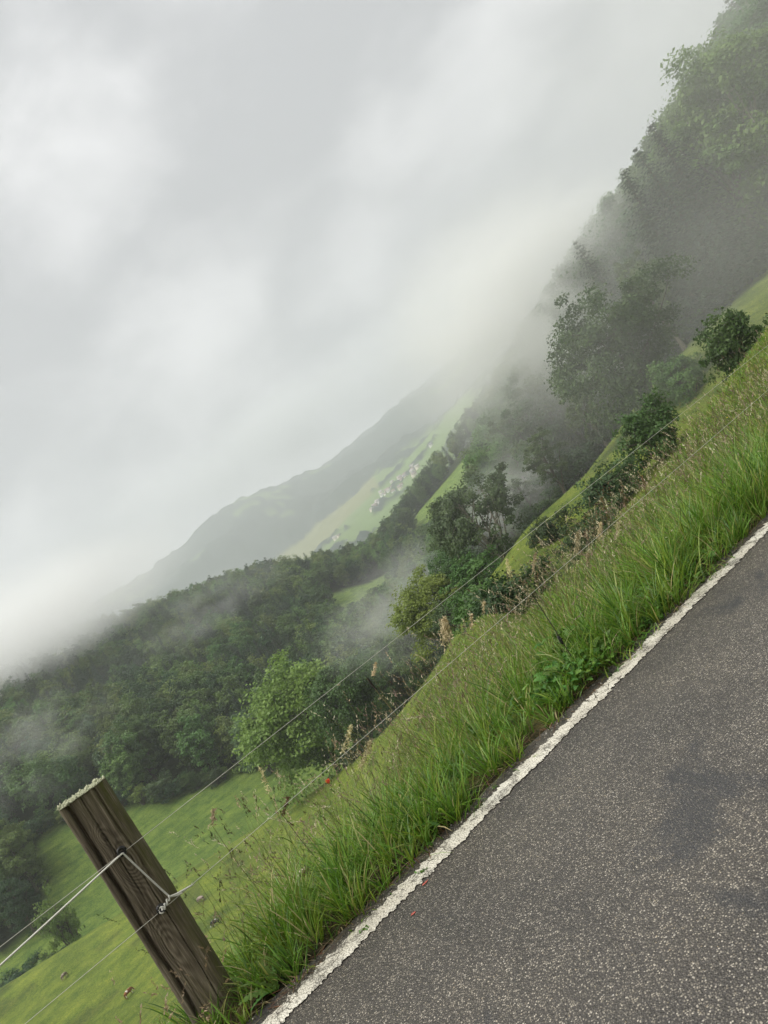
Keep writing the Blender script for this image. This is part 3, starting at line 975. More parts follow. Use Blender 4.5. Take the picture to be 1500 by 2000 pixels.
def zone(u, Y, right):
    if right:
        h = ("low in the misty wood beside the dark airy tree" if u < 330 else "in the misty wood left of the oak" if u < 470 else "in the misty wood behind the oak" if u < 680
             else "high in the misty wood above the elder" if u < 900 else "at the very top of the misty wood")
        return ("at the front " if Y < 122 else "deeper ") + h, "misty wood"
    h = ("near the left edge" if u < -740 else "above the fence post" if u < -520 else "left of the large pale green tree" if u < -360 else "behind the large pale green tree" if u < -200 else "around the forest clearing" if u < 20 else "below the far flank pasture")
    v = "at the forest foot" if Y < 285 else "halfway up the ravine forest" if Y < 420 else "on the ravine forest crest"
    return v + " " + h, "forest across the ravine"
LIM = {'B': 268, 'S': 240}
rest = []
FORS = sorted(FOR, key=lambda f: -f[2] / f[1])
for u, Y, H, kind, right in FORS:
    if cnt[kind] >= LIM[kind] or Y > 620:
        rest.append((u, Y, H, kind)); continue
    cnt[kind] += 1
    x, y = by_uv(u, Y)
    if kind == 'S': key = random.choice(['spA', 'spB'])
    elif right: key = random.choices(['tallA', 'tallB', 'tallC', 'tallD', 'slim'], [3, 3, 1, 2, 1.2])[0]
    else: key = random.choices(['tallA', 'tallB', 'tallC', 'tallD'], [3, 1.8, 2.4, 2])[0]
    zz, wd_ = zone(u, Y, right)
    nm = 'spruce_tree' if kind == 'S' else 'broadleaf_tree'
    lbl = LOOK[key] + ' ' + zz
    if len(lbl.split()) > 16: lbl = lbl.replace(' broadleaf', '').replace(' pointed', '').replace('in the misty', 'in misty')
    tree(nm, key, x, y, H, lbl, 'tree', ('spruces of the ' if kind == 'S' else 'broadleaf trees of the ') + wd_, None, random.uniform(.85, 1.15), .3)

# a thicket along the lower edge of the forest hides the trunks
TH_ = []
for u in np.arange(-930, -175, 21):
    u2 = u + rng.normal() * 6
    Yb = float(from_table(u2, np.interp(u2, FBU, FBY)))
    x, y = by_uv(u2, Yb - 1.5 - rng.random() * 3)
    key = random.choice(['shA', 'shB', 'shB', 'shC'])
    tone = {'shA': 'mid green', 'shB': 'dark', 'shC': 'pale green'}[key]
    part_ = 'left of the fence post' if u2 < -740 else 'above the fence post' if u2 < -560 else 'between post and large pale green tree' if u2 < -390 else 'behind the large pale green tree'
    tree('shrub', key, x, y, 2.6 + 3.4 * rng.random(), f"{tone} bush of the forest edge thicket, {part_}",
         'shrub', "bushes along the forest edge", None, random.uniform(.9, 1.4), .2)
for u in np.arange(215, 1000, 46):
    x, y = by_uv(u + rng.normal() * 12, 101 + rng.random() * 5)
    key = random.choice(['shA', 'shB', 'shB'])
    tone = {'shA': 'mid green', 'shB': 'dark', 'shC': 'pale green'}[key]
    part_ = 'near the dark airy tree' if u < 400 else 'behind the oak' if u < 700 else 'above the elder'
    tree('shrub', key, x, y, 2.5 + 3 * rng.random(), f"{tone} bush at the foot of the misty wood, {part_}",
         'shrub', "bushes at the foot of the misty wood", None, random.uniform(.9, 1.4), .2)

# everything farther off is one wood
def far_wood(rest):
    pc = bpy.data.collections.new("wood_kinds")          # not linked to the scene
    for i, k in enumerate(('lowA', 'lowB', 'lowC', 'lowS')):
        tr, cr = PROTO[k]
        o = bpy.data.objects.new(f"{i}_{k}", cr)
        pc.objects.link(o)
    a = np.array([(u, Y, H) for u, Y, H, _ in rest])
    kd = np.array([3 if k == 'S' else rng.integers(0, 3) for *_, k in rest])
    x = a[:, 0] * a[:, 1] / 1500; y = a[:, 1]
    z = ground(x, y) - .3
    me = bpy.data.meshes.new("forest")
    me.vertices.add(len(x))
    me.vertices.foreach_set("co", np.stack([x, y, z], 1).astype(np.float32).ravel())
    at_ = me.attributes.new("kind_index", 'INT', 'POINT'); at_.data.foreach_set("value", kd.astype(np.int32))
    sc = a[:, 2] / np.where(kd == 3, 23, 20)
    at_ = me.attributes.new("size", 'FLOAT', 'POINT'); at_.data.foreach_set("value", sc.astype(np.float32))
    at_ = me.attributes.new("turn", 'FLOAT_VECTOR', 'POINT')
    at_.data.foreach_set("vector", np.stack([0 * x, 0 * x, rng.random(len(x)) * 6.28], 1).astype(np.float32).ravel())
    o = link("forest", me)
    g = bpy.data.node_groups.new("wood_instances", 'GeometryNodeTree')
    g.interface.new_socket("Geometry", in_out='INPUT', socket_type='NodeSocketGeometry')
    g.interface.new_socket("Geometry", in_out='OUTPUT', socket_type='NodeSocketGeometry')
    n = g.nodes.new
    gi, go = n('NodeGroupInput'), n('NodeGroupOutput')
    ci = n('GeometryNodeCollectionInfo'); ci.inputs['Collection'].default_value = pc
    ci.inputs['Separate Children'].default_value = True
    ip = n('GeometryNodeInstanceOnPoints'); ip.inputs['Pick Instance'].default_value = True
    def na(nm, ty):
        q = n('GeometryNodeInputNamedAttribute'); q.data_type = ty; q.inputs['Name'].default_value = nm
        return q.outputs[0]
    l = g.links.new
    l(gi.outputs[0], ip.inputs['Points']); l(ci.outputs[0], ip.inputs['Instance'])
    l(na("kind_index", 'INT'), ip.inputs['Instance Index']); l(na("size", 'FLOAT'), ip.inputs['Scale'])
    l(na("turn", 'FLOAT_VECTOR'), ip.inputs['Rotation'])
    l(ip.outputs[0], go.inputs[0])
    md = o.modifiers.new("instances", 'NODES'); md.node_group = g
    tag(o, "distant forest covering the ridges", None, None, "stuff")
print("rest", len(rest), cnt)
if rest: far_wood(rest)

# ------------------------------------------------------------------ village
WALLS = [plain("white_render", (0.72, 0.71, 0.67), .8), plain("cream_render", (0.66, 0.61, 0.50), .8)]
ROOFS = [plain("brown_tiles", (0.24, 0.19, 0.16), .8), plain("grey_tiles", (0.16, 0.16, 0.165), .8), plain("pale_tiles", (0.34, 0.32, 0.30), .8)]
def house_parts(w_, d_, h_, rh):
    a, b = w_ / 2, d_ / 2
    wv = np.array([[-a, -b, -3], [a, -b, -3], [a, b, -3], [-a, b, -3], [-a, -b, h_], [a, -b, h_], [a, b, h_], [-a, b, h_], [-a, 0, h_ + rh], [a, 0, h_ + rh]])
    wq = np.array([[0, 1, 5, 4], [1, 2, 6, 5], [2, 3, 7, 6], [3, 0, 4, 7]])
    wt = np.array([[5, 6, 9], [7, 4, 8]])
    e = .7; k = rh / b
    A = Acc()
    for sg in (-1, 1):
        p = np.array([[-a - e, sg * (b + e), h_ - k * e + .12], [a + e, sg * (b + e), h_ - k * e + .12], [a + e, 0, h_ + rh + .12], [-a - e, 0, h_ + rh + .12]])
        A.add(np.vstack([p, p + [0, 0, .3]]), [[0, 1, 2, 3], [4, 5, 6, 7], [0, 1, 5, 4], [1, 2, 6, 5], [3, 0, 4, 7]])
    return (wv, wq, wt), A
HP = []
for (w_, d_, h_, rh) in ((13, 10, 7, 4), (11, 9, 6, 3.6), (16, 11, 8, 4.4)):
    (wv, wq, wt), A = house_parts(w_, d_, h_, rh)
    for wm in WALLS[:2]:
        for rm in ROOFS:
            HP.append((mesh_np("wall", wv, wq, wt, wm), A.mesh("roof", rm), wm.name.split('_')[0], rm.name.split('_')[0]))
hl = []
for f in np.linspace(0, 1, 46):
    px = 727 + (815 - 727) * f + rng.normal() * 5; py = 998 + (914 - 998) * f + rng.normal() * 5
    hl.append((px, py, 1.0, "pale house among the roofs of the village on the far valley side", "houses of the far village"))
hl += [(657, 1054, 1.25, "larger pale house of a pair standing low in the valley", None), (663, 1049, 1.0, "smaller pale house of the pair low in the valley", None),
       (677, 1060, .8, "lone tiny house between the low pair and the forest", None), (843, 872, 1.2, "lone white farmhouse high above the village", None),
       (712, 930, 1.2, "lone white house on the far slope left of the village", None)]
used = []
for i, (px, py, s, lb, gp) in enumerate(hl):
    p = hit(px, py, 1350, 3300)
    if p[1] < 1360: 
        u, v = uv_of(px, py); p = np.array([u * 2000 / 1500, 2000, float(ground(np.array([u * 2000 / 1500]), np.array([2000.]))[0])])
    if any((p[0] - a) ** 2 + (p[1] - b) ** 2 < 14 ** 2 for a, b in used): continue
    used.append((p[0], p[1]))
    wa, ro, wc, rc_ = HP[rng.integers(0, len(HP))]
    if gp:
        k_ = i / 46
        lb = f"{wc} house with {rc_} roof in the " + ('lowest row' if k_ < .25 else 'lower middle' if k_ < .5 else 'upper middle' if k_ < .75 else 'highest row') + " of the far village"
    e = empty("house", tuple(p), rng.random() * .9 - .2, s * .85)
    link("wall", wa, e); link("roof", ro, e)
    tag(e, lb, "house", gp)
# ------------------------------------------------------------------ fence post
PX, PY = -1.783, 3.38
pt, pD = TD(PX, PY)
def wood_mat():
    m = new_mat("weathered_timber"); t = NT(m)
    tc_ = t.n("ShaderNodeTexCoord").outputs['Object']
    gr = t.n("ShaderNodeAttribute", attribute_name="grain").outputs['Fac']
    ms_ = t.n("ShaderNodeAttribute", attribute_name="moss").outputs['Fac']
    nz = t.noise(t.mapping(tc_, (26, 26, 2.2)), 1.0, 5, 0.6)
    fine = t.noise(t.mapping(tc_, (120, 120, 4.5)), 1.0, 6, 0.72, 0.4)
    big = t.noise(t.mapping(tc_, (6, 6, 1.6)), 1.0, 4, 0.6)
    phs = t.math('ADD', gr, t.math('MULTIPLY', nz, 7.0))
    ring = t.math('ADD', t.math('MULTIPLY', t.math('SINE', phs), 0.5), 0.5)
    kn = t.n("ShaderNodeAttribute", attribute_name="knot").outputs['Fac']
    ring = t.math('ADD', t.math('MULTIPLY', ring, t.math('ADD', t.math('MULTIPLY', kn, 0.75), 0.22)), t.math('MULTIPLY', nz, 0.45), True)
    c = t.mix(ring, (0.118, 0.098, 0.074), (0.315, 0.275, 0.215))
    c = t.mix(t.ramp(fine, [(0.36, 0.0), (0.62, 1.0)]), t.mix(0.7, c, (0.040, 0.032, 0.023)), c)
    c = t.mix(t.ramp(fine, [(0.55, 0.0), (0.72, 0.8)]), c, (0.38, 0.34, 0.275))
    c = t.mix(0.8, c, t.ramp(big, [(0.32, (0.45, 0.41, 0.37)), (0.66, (1.35, 1.3, 1.24))]), 'MULTIPLY')
    mo = t.math('MULTIPLY', ms_, t.ramp(t.noise(t.mapping(tc_, (30, 30, 9)), 1.0, 5, 0.65), [(0.36, 0.0), (0.60, 1.0)]))
    c = t.mix(t.math('MULTIPLY', mo, 0.75), c, (0.085, 0.090, 0.022))
    h = t.math('ADD', t.math('MULTIPLY', ring, 0.35), fine)
    t.done(t.bsdf(c, 0.82, t.bump(h, 0.9, 0.0035), 0.25).outputs[0])
    return m
def build_post():
    # plan of the split log: a along the fence, b towards the road
    prof = []
    for a in np.linspace(-0.106, 0.052, 76): prof.append((a, 0.072 - 0.010 * (a / .1) ** 2))
    for f in np.linspace(0, 1, 34)[1:]:
        th = math.pi / 2 * (1 - f)
        prof.append((0.052 + 0.058 * math.cos(th) , -0.02 + 0.089 * math.sin(th)))
    for a, b in ((.108, -.05), (.095, -.08), (.06, -.10), (0, -.108), (-.06, -.10), (-.098, -.075), (-.112, -.03), (-.114, .02), (-.112, .05)): prof.append((a, b))
    prof = np.array(prof); n = len(prof)
    zs = np.concatenate([np.linspace(-.35, .3, 12), np.linspace(.32, 1.155, 110)])
    a = np.repeat(prof[None, :, 0], len(zs), 0); b = np.repeat(prof[None, :, 1], len(zs), 0)
    z = np.repeat(zs[:, None], n, 1)
    front = (b > 0.0).astype(float)
    dep = 0.0035 * fbm(a * 90, z * 3.0, 4, 4) + 0.004 * fbm(a * 22, z * 1.2, 8, 3)
    def crack(a0, wid, depth, z0, z1, wob=.006, sd=1):
        c = a0 + wob * 2 * fbm(z * 4, z * 0, sd, 3)
        k = np.exp(-((a - c) / wid) ** 2) * sstep(z0, z0 + .06, z) * (1 - sstep(z1 - .06, z1, z))
        return -depth * k
    dep = dep + crack(-.079, .0075, .030, -.4, 1.25, .010, 11) + crack(-.020, .0022, .012, .62, 1.2, .006, 12) + crack(.022, .0022, .011, -.3, .86, .007, 13)
    dep = dep + crack(.045, .003, .010, .5, 1.2, .006, 14) + crack(-.048, .0018, .007, .1, .62, .006, 15)
    dep = dep - .010 * sstep(.985, 1.02, -np.abs(a + .03) * 6 + 1.02) * (np.abs(z - 1.10) < .03) * 0
    b = b + dep * front
    side = 0.004 * fbm(z * 9, b * 14, 6, 3) + 0.003 * fbm(z * 40, b * 30, 7, 2)
    a = a + side * np.where(np.abs(a) > .1, 1, 0) * np.sign(a)
    wob = .006 * np.sin(zs * 2.2 + .4)
    a = a + wob[:, None]
    z = z + (z > 1.15) * (0.010 * fbm(a * 40, b * 40, 9, 2) - 0.10 * (b - .07) * 0)
    # ring phase: straight grain bent round two knots
    knots = [(-.030, .955, .022, .034, 22), (-.002, .80, .034, .075, 46), (-.03, .42, .03, .1, 26)]
    g = a * 230
    kn = np.zeros_like(a)
    for (ka, kz, sa, sz, am) in knots:
        rr2 = ((a - ka) / sa) ** 2 + ((z - kz) / sz) ** 2
        g = g + am * np.exp(-rr2 * .55) * 1.0
        kn = np.maximum(kn, np.exp(-rr2 * .28))
    g = g + 9 * np.exp(-((a + .01) / .06) ** 2) * np.sin(z * 7)
    moss = sstep(.02, .085, a) * .95 + .25 * sstep(.95, 1.15, z)
    x = a * dx_ + b * (-nx_); y = a * dy_ + b * (-ny_)
    V = np.stack([x, y, z], -1).reshape(-1, 3)
    m = len(zs)
    i = np.arange(m - 1)[:, None] * n; j = np.arange(n)[None]; k = (j + 1) % n
    q = np.stack([i + j, i + n + j, i + n + k, i + k], -1).reshape(-1, 4)
    V = np.vstack([V, [0, 0, 1.155]])
    t0 = (m - 1) * n
    tri = np.stack([np.full(n, len(V) - 1), t0 + np.arange(n), t0 + (np.arange(n) + 1) % n], 1)
    post = empty("fence_post", (PX, PY, 0))
    tag(post, "weathered split timber fence post with lichen crusted top and white rope", "fence post")
    att = {"grain": np.append(g.ravel(), 0), "moss": np.append(moss.ravel(), 0), "knot": np.append(kn.ravel(), 0)}
    link("timber", mesh_np("timber", V, q, tri, wood_mat(), True, att), post)
    # lichen crust on the sawn top
    L_ = Acc()
    ico = np.array([[0, 0, 1], [.89, 0, .45], [.28, .85, .45], [-.72, .53, .45], [-.72, -.53, .45], [.28, -.85, .45], [0, 0, -.4]])
    it = np.array([[0, 1, 2], [0, 2, 3], [0, 3, 4], [0, 4, 5], [0, 5, 1], [1, 6, 2], [2, 6, 3], [3, 6, 4], [4, 6, 5], [5, 6, 1]])
    for _ in range(900):
        a_ = rng.uniform(-.112, .105); b_ = rng.uniform(-.10, .078)
        if b_ < -.02 and abs(a_) > .10: continue
        if a_ > .05 and b_ > .02 + .05 * (1 - ((a_ - .05) / .06) ** 2): continue
        s = .0025 + .0055 * rng.random() ** 2
        p = np.array([a_ * dx_ - b_ * nx_, a_ * dy_ - b_ * ny_, 1.154])
        L_.add(p + ico * s * (.6 + .8 * rng.random((7, 1))) * [1.2, 1.2, .9 + 1.2 * (rng.random() < .12)], None, it)
    o = link("lichen", L_.mesh("lichen", plain("grey_green_lichen", (.36, .37, .26), .95, .1, 0, .45, 120)), post)
    o['kind'] = 'stuff'
    return post
post = build_post()

BLACK = plain("black_plastic", (.012, .012, .013), .35, .5)
STEEL = plain("rusty_screw", (.10, .07, .05), .5, .5, .8)
WIRE = plain("pale_electric_wire", (.50, .49, .43), .45, .5, 0, .25, 400)
ROPE = plain("white_twisted_rope", (.66, .65, .60), .8, .3, 0, .2, 300)
FD = pD - .072 - .022                                   # distance of the wires from the camera side
def P3(t_, D, z):
    x, y = XY(t_, D)
    return np.array([x, y, z])

def insulator(z, a):
    A = Acc()
    c = P3(pt + a, FD, z)
    nn = np.array([-nx_, -ny_, 0]); dd = np.array([dx_, dy_, 0])
    th = np.linspace(0, 2 * np.pi, 19)
    ring = c + dd * np.sin(th)[:, None] * .015 + np.array([0, 0, 1.0]) * (np.cos(th)[:, None] * .015 + .007)
    A.tube(ring, .0080, 8)
    A.tube(np.array([c - nn * .004 + [0, 0, -.006], c - nn * .012, c - nn * .020, c - nn * .03]), [.005, .0085, .0085, .0085], 10)
    o = link("insulator", A.mesh("insulator", BLACK, True), post)
    o.matrix_parent_inverse = Matrix.Translation((-PX, -PY, 0))
    B = Acc(); B.tube(np.array([c - nn * .012, c - nn * .055]), [.003, .003], 8)
    s_ = link("screw", B.mesh("screw", STEEL, True), o)
    return c
I1 = insulator(.853, .004)
I2 = insulator(.552, .016)

def sagged(p, q, n, sag):
    f = np.linspace(0, 1, n)[:, None]
    r_ = p * (1 - f) + q * f
    r_[:, 2] -= (sag * 4 * f * (1 - f))[:, 0]
    return r_
def wire(name, pts, rad, label, drops=()):
    A = Acc(); A.tube(pts, rad, 6)
    o = link(name, A.mesh(name, WIRE, True))
    tag(o, label, "fence wire", "fence wires")
    for d in drops:
        p = np.array([np.interp(d, np.linspace(0, 1, len(pts)), pts[:, i]) for i in range(3)])
        B = Acc()
        B.tube(np.array([p + [0, 0, .001], p + [0, 0, -.003], p + [0, 0, -.0065], p + [0, 0, -.0085]]), [.001, .0034, .0036, .0006], 8)
        k = link("droplet", B.mesh("droplet", DROP, True), o)
DROP = new_mat("water_drop"); _t = NT(DROP)
_p = _t.bsdf((.9, .93, .95), .03); _p.inputs['Transmission Weight'].default_value = 1.0; _p.inputs['IOR'].default_value = 1.33
_t.done(_p.outputs[0])
tw = np.concatenate([sagged(P3(-9, FD, .83), I1, 20, .01), sagged(I1, P3(11, FD, 1.085), 40, .012)[1:]])
wire("fence_wire", tw, .0013, "upper thin pale wire running through the top insulator of the post", (.42, .51, .58, .64, .71))
lw = np.concatenate([sagged(P3(-9, FD, .53), I2, 20, .0), sagged(I2, P3(11, FD, .795), 40, .008)[1:]])
wire("fence_wire", lw, .0013, "lower thin pale wire held at the knot on the post", (.47, .60))

def twisted(pts, rad, pitch, A):
    pts = np.asarray(pts, float)
    seg = np.linalg.norm(np.diff(pts, axis=0), axis=1); s = np.concatenate([[0], np.cumsum(seg)])
    m = max(12, int(s[-1] / (pitch / 8)))
    ss = np.linspace(0, s[-1], m)
    c = np.stack([np.interp(ss, s, pts[:, i]) for i in range(3)], 1)
    tan = unit(np.gradient(c, axis=0))
    a = unit(np.cross(tan, [0.2, .3, .93])); b = np.cross(tan, a)
    for k in range(3):
        th = ss / pitch * 2 * np.pi + k * 2.094
        A.tube(c + (a * np.cos(th)[:, None] + b * np.sin(th)[:, None]) * rad, rad * 1.05, 5)
A = Acc()
nn = np.array([-nx_, -ny_, 0]); dd = np.array([dx_, dy_, 0])
o1 = I1 + nn * .006
left = sagged(P3(-3.2, FD - .02, .52), o1, 30, -.0)
left = np.array([P3(-3.2, FD - .03, .545), P3(-1.5, FD - .02, .672), P3(-.5, FD - .012, .775), P3(-.1, FD - .008, .815), o1])
twisted(left, .0021, .017, A)
knot = I2 + dd * .052 + np.array([0, 0, .026]) + nn * .006
twisted(np.array([o1, o1 * .5 + knot * .5 + [0, 0, -.004], knot]), .0021, .017, A)
# wraps back to the lower insulator, then a loose tail past the edge of the post
wr = [knot]
for i in range(26):
    f = i / 25
    c = knot * (1 - f) + (I2 + nn * .008) * f
    th = f * 6.28 * 3.2
    wr.append(c + np.array([0, 0, 1.0]) * math.cos(th) * .0075 + nn * (math.sin(th) * .006 + .004))
twisted(np.array(wr), .0019, .015, A)
th = np.linspace(0, 6.283 * 1.1, 14)
twisted(I2 + nn * (.006 + .004 * np.sin(th * 2))[:, None] + dd * (np.sin(th) * .013)[:, None] + np.array([0, 0, 1.0]) * (np.cos(th) * .013 + .003)[:, None], .0018, .014, A)
twisted(np.array([knot, knot + dd * .03 + [0, 0, -.010], knot + dd * .055 + [0, 0, -.014] + nn * .004, knot + dd * .095 + [0, 0, -.022] + nn * .002]), .0021, .016, A)
twisted(np.array([knot, knot + dd * .028 + [0, 0, -.016], knot + dd * .05 + [0, 0, -.021] + nn * .004]), .0019, .016, A)
for k in range(16):                                             # frayed end and stray fibres
    e0 = knot + dd * .095 + [0, 0, -.022]
    if k > 10: e0 = I2 + np.array([0, 0, .012]) + nn * .008
    A.tube(np.array([e0, e0 + unit((dd if k <= 10 else np.array([0, 0, 1.0])) + rng.normal(size=3) * .35) * (.008 + .012 * rng.random())]), [.0007, .0002], 3)
tag(link("white_rope", A.mesh("white_rope", ROPE, True)), "white twisted rope slung over the top insulator and knotted to the lower one", "rope")

# thin dark stake further along the fence
def stake():
    x, y = by_uv(160, 4.70)
    g = float(ground(np.array([x]), np.array([y]))[0])
    e = empty("fence_stake", (x, y, g))
    A = Acc(); A.tube(np.array([[0, 0, -.2], [.004, 0, .3], [0, 0, .60 - g]]), [.003, .003, .003], 8)
    link("rod", A.mesh("rod", plain("dark_rod", (.035, .028, .022), .6), True), e)
    B = Acc(); B.tube(np.array([[0, 0, .235 - g], [0, 0, .245 - g], [0, 0, .285 - g], [0, 0, .295 - g]]), [.007, .010, .010, .006], 10)
    B.tube(np.array([[0, 0, .27 - g], [-.02 * nx_, -.02 * ny_, .27 - g]]), [.006, .005], 8)
    link("insulator", B.mesh("insulator", BLACK, True), e)
    tag(e, "thin dark fence stake with black insulator standing in the tall grass", "fence stake")
stake()

# ------------------------------------------------------------------ cows
def cow_mesh():
    m = bpy.data.meshes.new("body"); bm = bmesh.new()
    P, Rr, E = [], [], []
    def v(p, r_): P.append(p); Rr.append(r_); return len(P) - 1
    pel = v((-.75, 0, 1.12), (.30, .34)); mid = v((-.15, 0, 1.02), (.36, .42)); ch = v((.50, 0, 1.05), (.32, .40))
    E += [(pel, mid), (mid, ch)]
    nk = v((.88, 0, .98), (.17, .22)); n2 = v((1.12, 0, .66), (.13, .16)); hd = v((1.22, 0, .40), (.13, .13)); mz = v((1.34, 0, .12), (.09, .085))
    E += [(ch, nk), (nk, n2), (n2, hd), (hd, mz)]
    for s in (-1, 1):
        e_ = v((1.12, s * .22, .50), (.035, .05)); E.append((hd, e_))
        a = v((.55, s * .20, .72), (.13, .13)); b = v((.58, s * .20, .40), (.075, .075)); c = v((.56, s * .20, .06), (.06, .06))
        E += [(ch, a), (a, b), (b, c)]
        a = v((-.82, s * .20, .80), (.18, .16)); b = v((-.98, s * .20, .46), (.08, .075)); c = v((-.90, s * .20, .06), (.06, .06))
        E += [(pel, a), (a, b), (b, c)]
    t1 = v((-1.08, 0, 1.15), (.05, .05)); t2 = v((-1.15, 0, .55), (.03, .03)); E += [(pel, t1), (t1, t2)]
    lay = bm.verts.layers.skin.verify()
    bv = [bm.verts.new(p) for p in P]
    for a, b in E: bm.edges.new((bv[a], bv[b]))
    for q, r_ in zip(bv, Rr): q[lay].radius = r_
    bv[0][lay].use_root = True
    bm.to_mesh(m); bm.free()
    return m
def hide_mat(name, c1, c2, th, scale=1.6):
    m = new_mat(name); t = NT(m)
    co = t.n("ShaderNodeTexCoord").outputs['Object']
    f = t.ramp(t.noise(co, scale, 2, .4), [(th - .02, 0.0), (th + .02, 1.0)])
    c = t.mix(f, c1, c2)
    t.done(t.bsdf(c, .75, None, .2).outputs[0])
    return m
COWS = [
 (255, 1945, "red brown cow with a white face grazing at the foot of the pasture", (.23, .095, .040), (.62, .57, .50), .58, 1.2, 'cow'),
 (128, 1911, "grey brown cow standing below the dark rushes", (.21, .165, .135), (.36, .30, .26), .56, 1.5, 'cow'),
 (395, 1761, "pale mauve grey cow grazing to the right of the knotted rope", (.25, .20, .175), (.34, .28, .24), .55, 2.7, 'cow'),
 (424, 1808, "black and white cow grazing to the right of the post", (.018, .018, .02), (.60, .60, .58), .56, 2.9, 'cow'),
 (605, 1730, "brown and white cow half hidden behind tall grass stems", (.14, .075, .045), (.58, .50, .40), .50, .7, 'cow'),
]
for px, py, lb, c1, c2, th, rz, _ in COWS:
    p = hit(px, py, 55, 190)
    s = .74
    e = link("cow", None, None, tuple(p + [0, 0, .02])) if False else empty("cow", tuple(p), rz, s)
    o = link("body", cow_mesh(), e)
    o.data.materials.append(hide_mat("cow_hide", c1, c2, th))
    sk = o.modifiers.new("skin", 'SKIN'); sk.use_smooth_shade = True
    ss = o.modifiers.new("smooth", 'SUBSURF'); ss.levels = ss.render_levels = 1
    H_ = Acc()
    for sg in (-1, 1):
        H_.tube(np.array([[1.14, sg * .09, .52], [1.12, sg * .17, .60], [1.16, sg * .20, .68]]), [.025, .018, .006], 6)
    link("horns", H_.mesh("horns", plain("horn", (.35, .31, .24), .5), True), e)
    tag(e, lb, "cow", "cows grazing on the near pasture")
    print("cow", lb[:20], [round(float(a), 1) for a in p])

# ------------------------------------------------------------------ grass
def blades(x, y, z, h, az, lean, bend, wd, col, seg=4):
    """ribbons: h length, az direction of lean, lean/bend angles from the vertical (rad)"""
    n = len(x)
    s = np.linspace(0, 1, seg + 1)
    pos = np.zeros((n, seg + 1, 3))
    pos[:, 0] = np.stack([x, y, z], 1)
    ca, sa = np.cos(az), np.sin(az)
    for k in range(1, seg + 1):
        a = lean + bend * ((k - .5) / seg) ** 1.4
        st = h / seg
        pos[:, k, 0] = pos[:, k - 1, 0] + np.sin(a) * ca * st
        pos[:, k, 1] = pos[:, k - 1, 1] + np.sin(a) * sa * st
        pos[:, k, 2] = pos[:, k - 1, 2] + np.cos(a) * st
    tw_ = az + np.pi / 2 + rng.normal(size=n) * .7
    side = np.stack([np.cos(tw_), np.sin(tw_), np.zeros(n)], 1)
    pr = np.array([1.0, .95, .8, .55, .3, .2])[:seg] if seg > 2 else np.array([1.0, .7])[:seg]
    V = np.zeros((n, 2 * seg + 1, 3)); C = np.zeros((n, 2 * seg + 1, 3))
    for k in range(seg):
        o_ = side * (wd * pr[k] * .5)[:, None]
        V[:, 2 * k] = pos[:, k] - o_; V[:, 2 * k + 1] = pos[:, k] + o_
    V[:, 2 * seg] = pos[:, seg]
    C[:] = col[:, None]
    base = np.arange(n)[:, None] * (2 * seg + 1)
    q = np.concatenate([base + np.array([[2 * k, 2 * k + 1, 2 * k + 3, 2 * k + 2]]) for k in range(seg - 1)], 0) if seg > 1 else None
    t_ = base + np.array([[2 * seg - 2, 2 * seg - 1, 2 * seg]])
    return V.reshape(-1, 3), q, t_, C.reshape(-1, 3)

GREENS = np.array([[.115, .235, .026], [.150, .290, .030], [.220, .310, .036], [.075, .165, .028], [.180, .255, .052], [.480, .400, .210], [.31, .31, .085]])
def pick(n, w_):
    w_ = np.array(w_, float); w_ /= w_.sum()
    c = GREENS[rng.choice(len(GREENS), n, p=w_)]
    return c * (.75 + .5 * rng.random((n, 1)))

class Grass:
    def __init__(self): self.v, self.q, self.t, self.c, self.n = [], [], [], [], 0
    def add(self, V, q, t, C):
        self.v.append(V); self.c.append(C)
        if q is not None: self.q.append(q + self.n)
        self.t.append(t + self.n); self.n += len(V)
    def build(self, name, mat, label):
        me = mesh_np(name, np.concatenate(self.v), np.concatenate(self.q) if self.q else None, np.concatenate(self.t), mat, False, {"tint": np.concatenate(self.c)})
        return tag(link(name, me), label, None, None, "stuff")
GM = tint_mat("grass_blade", .42, .35, .45)

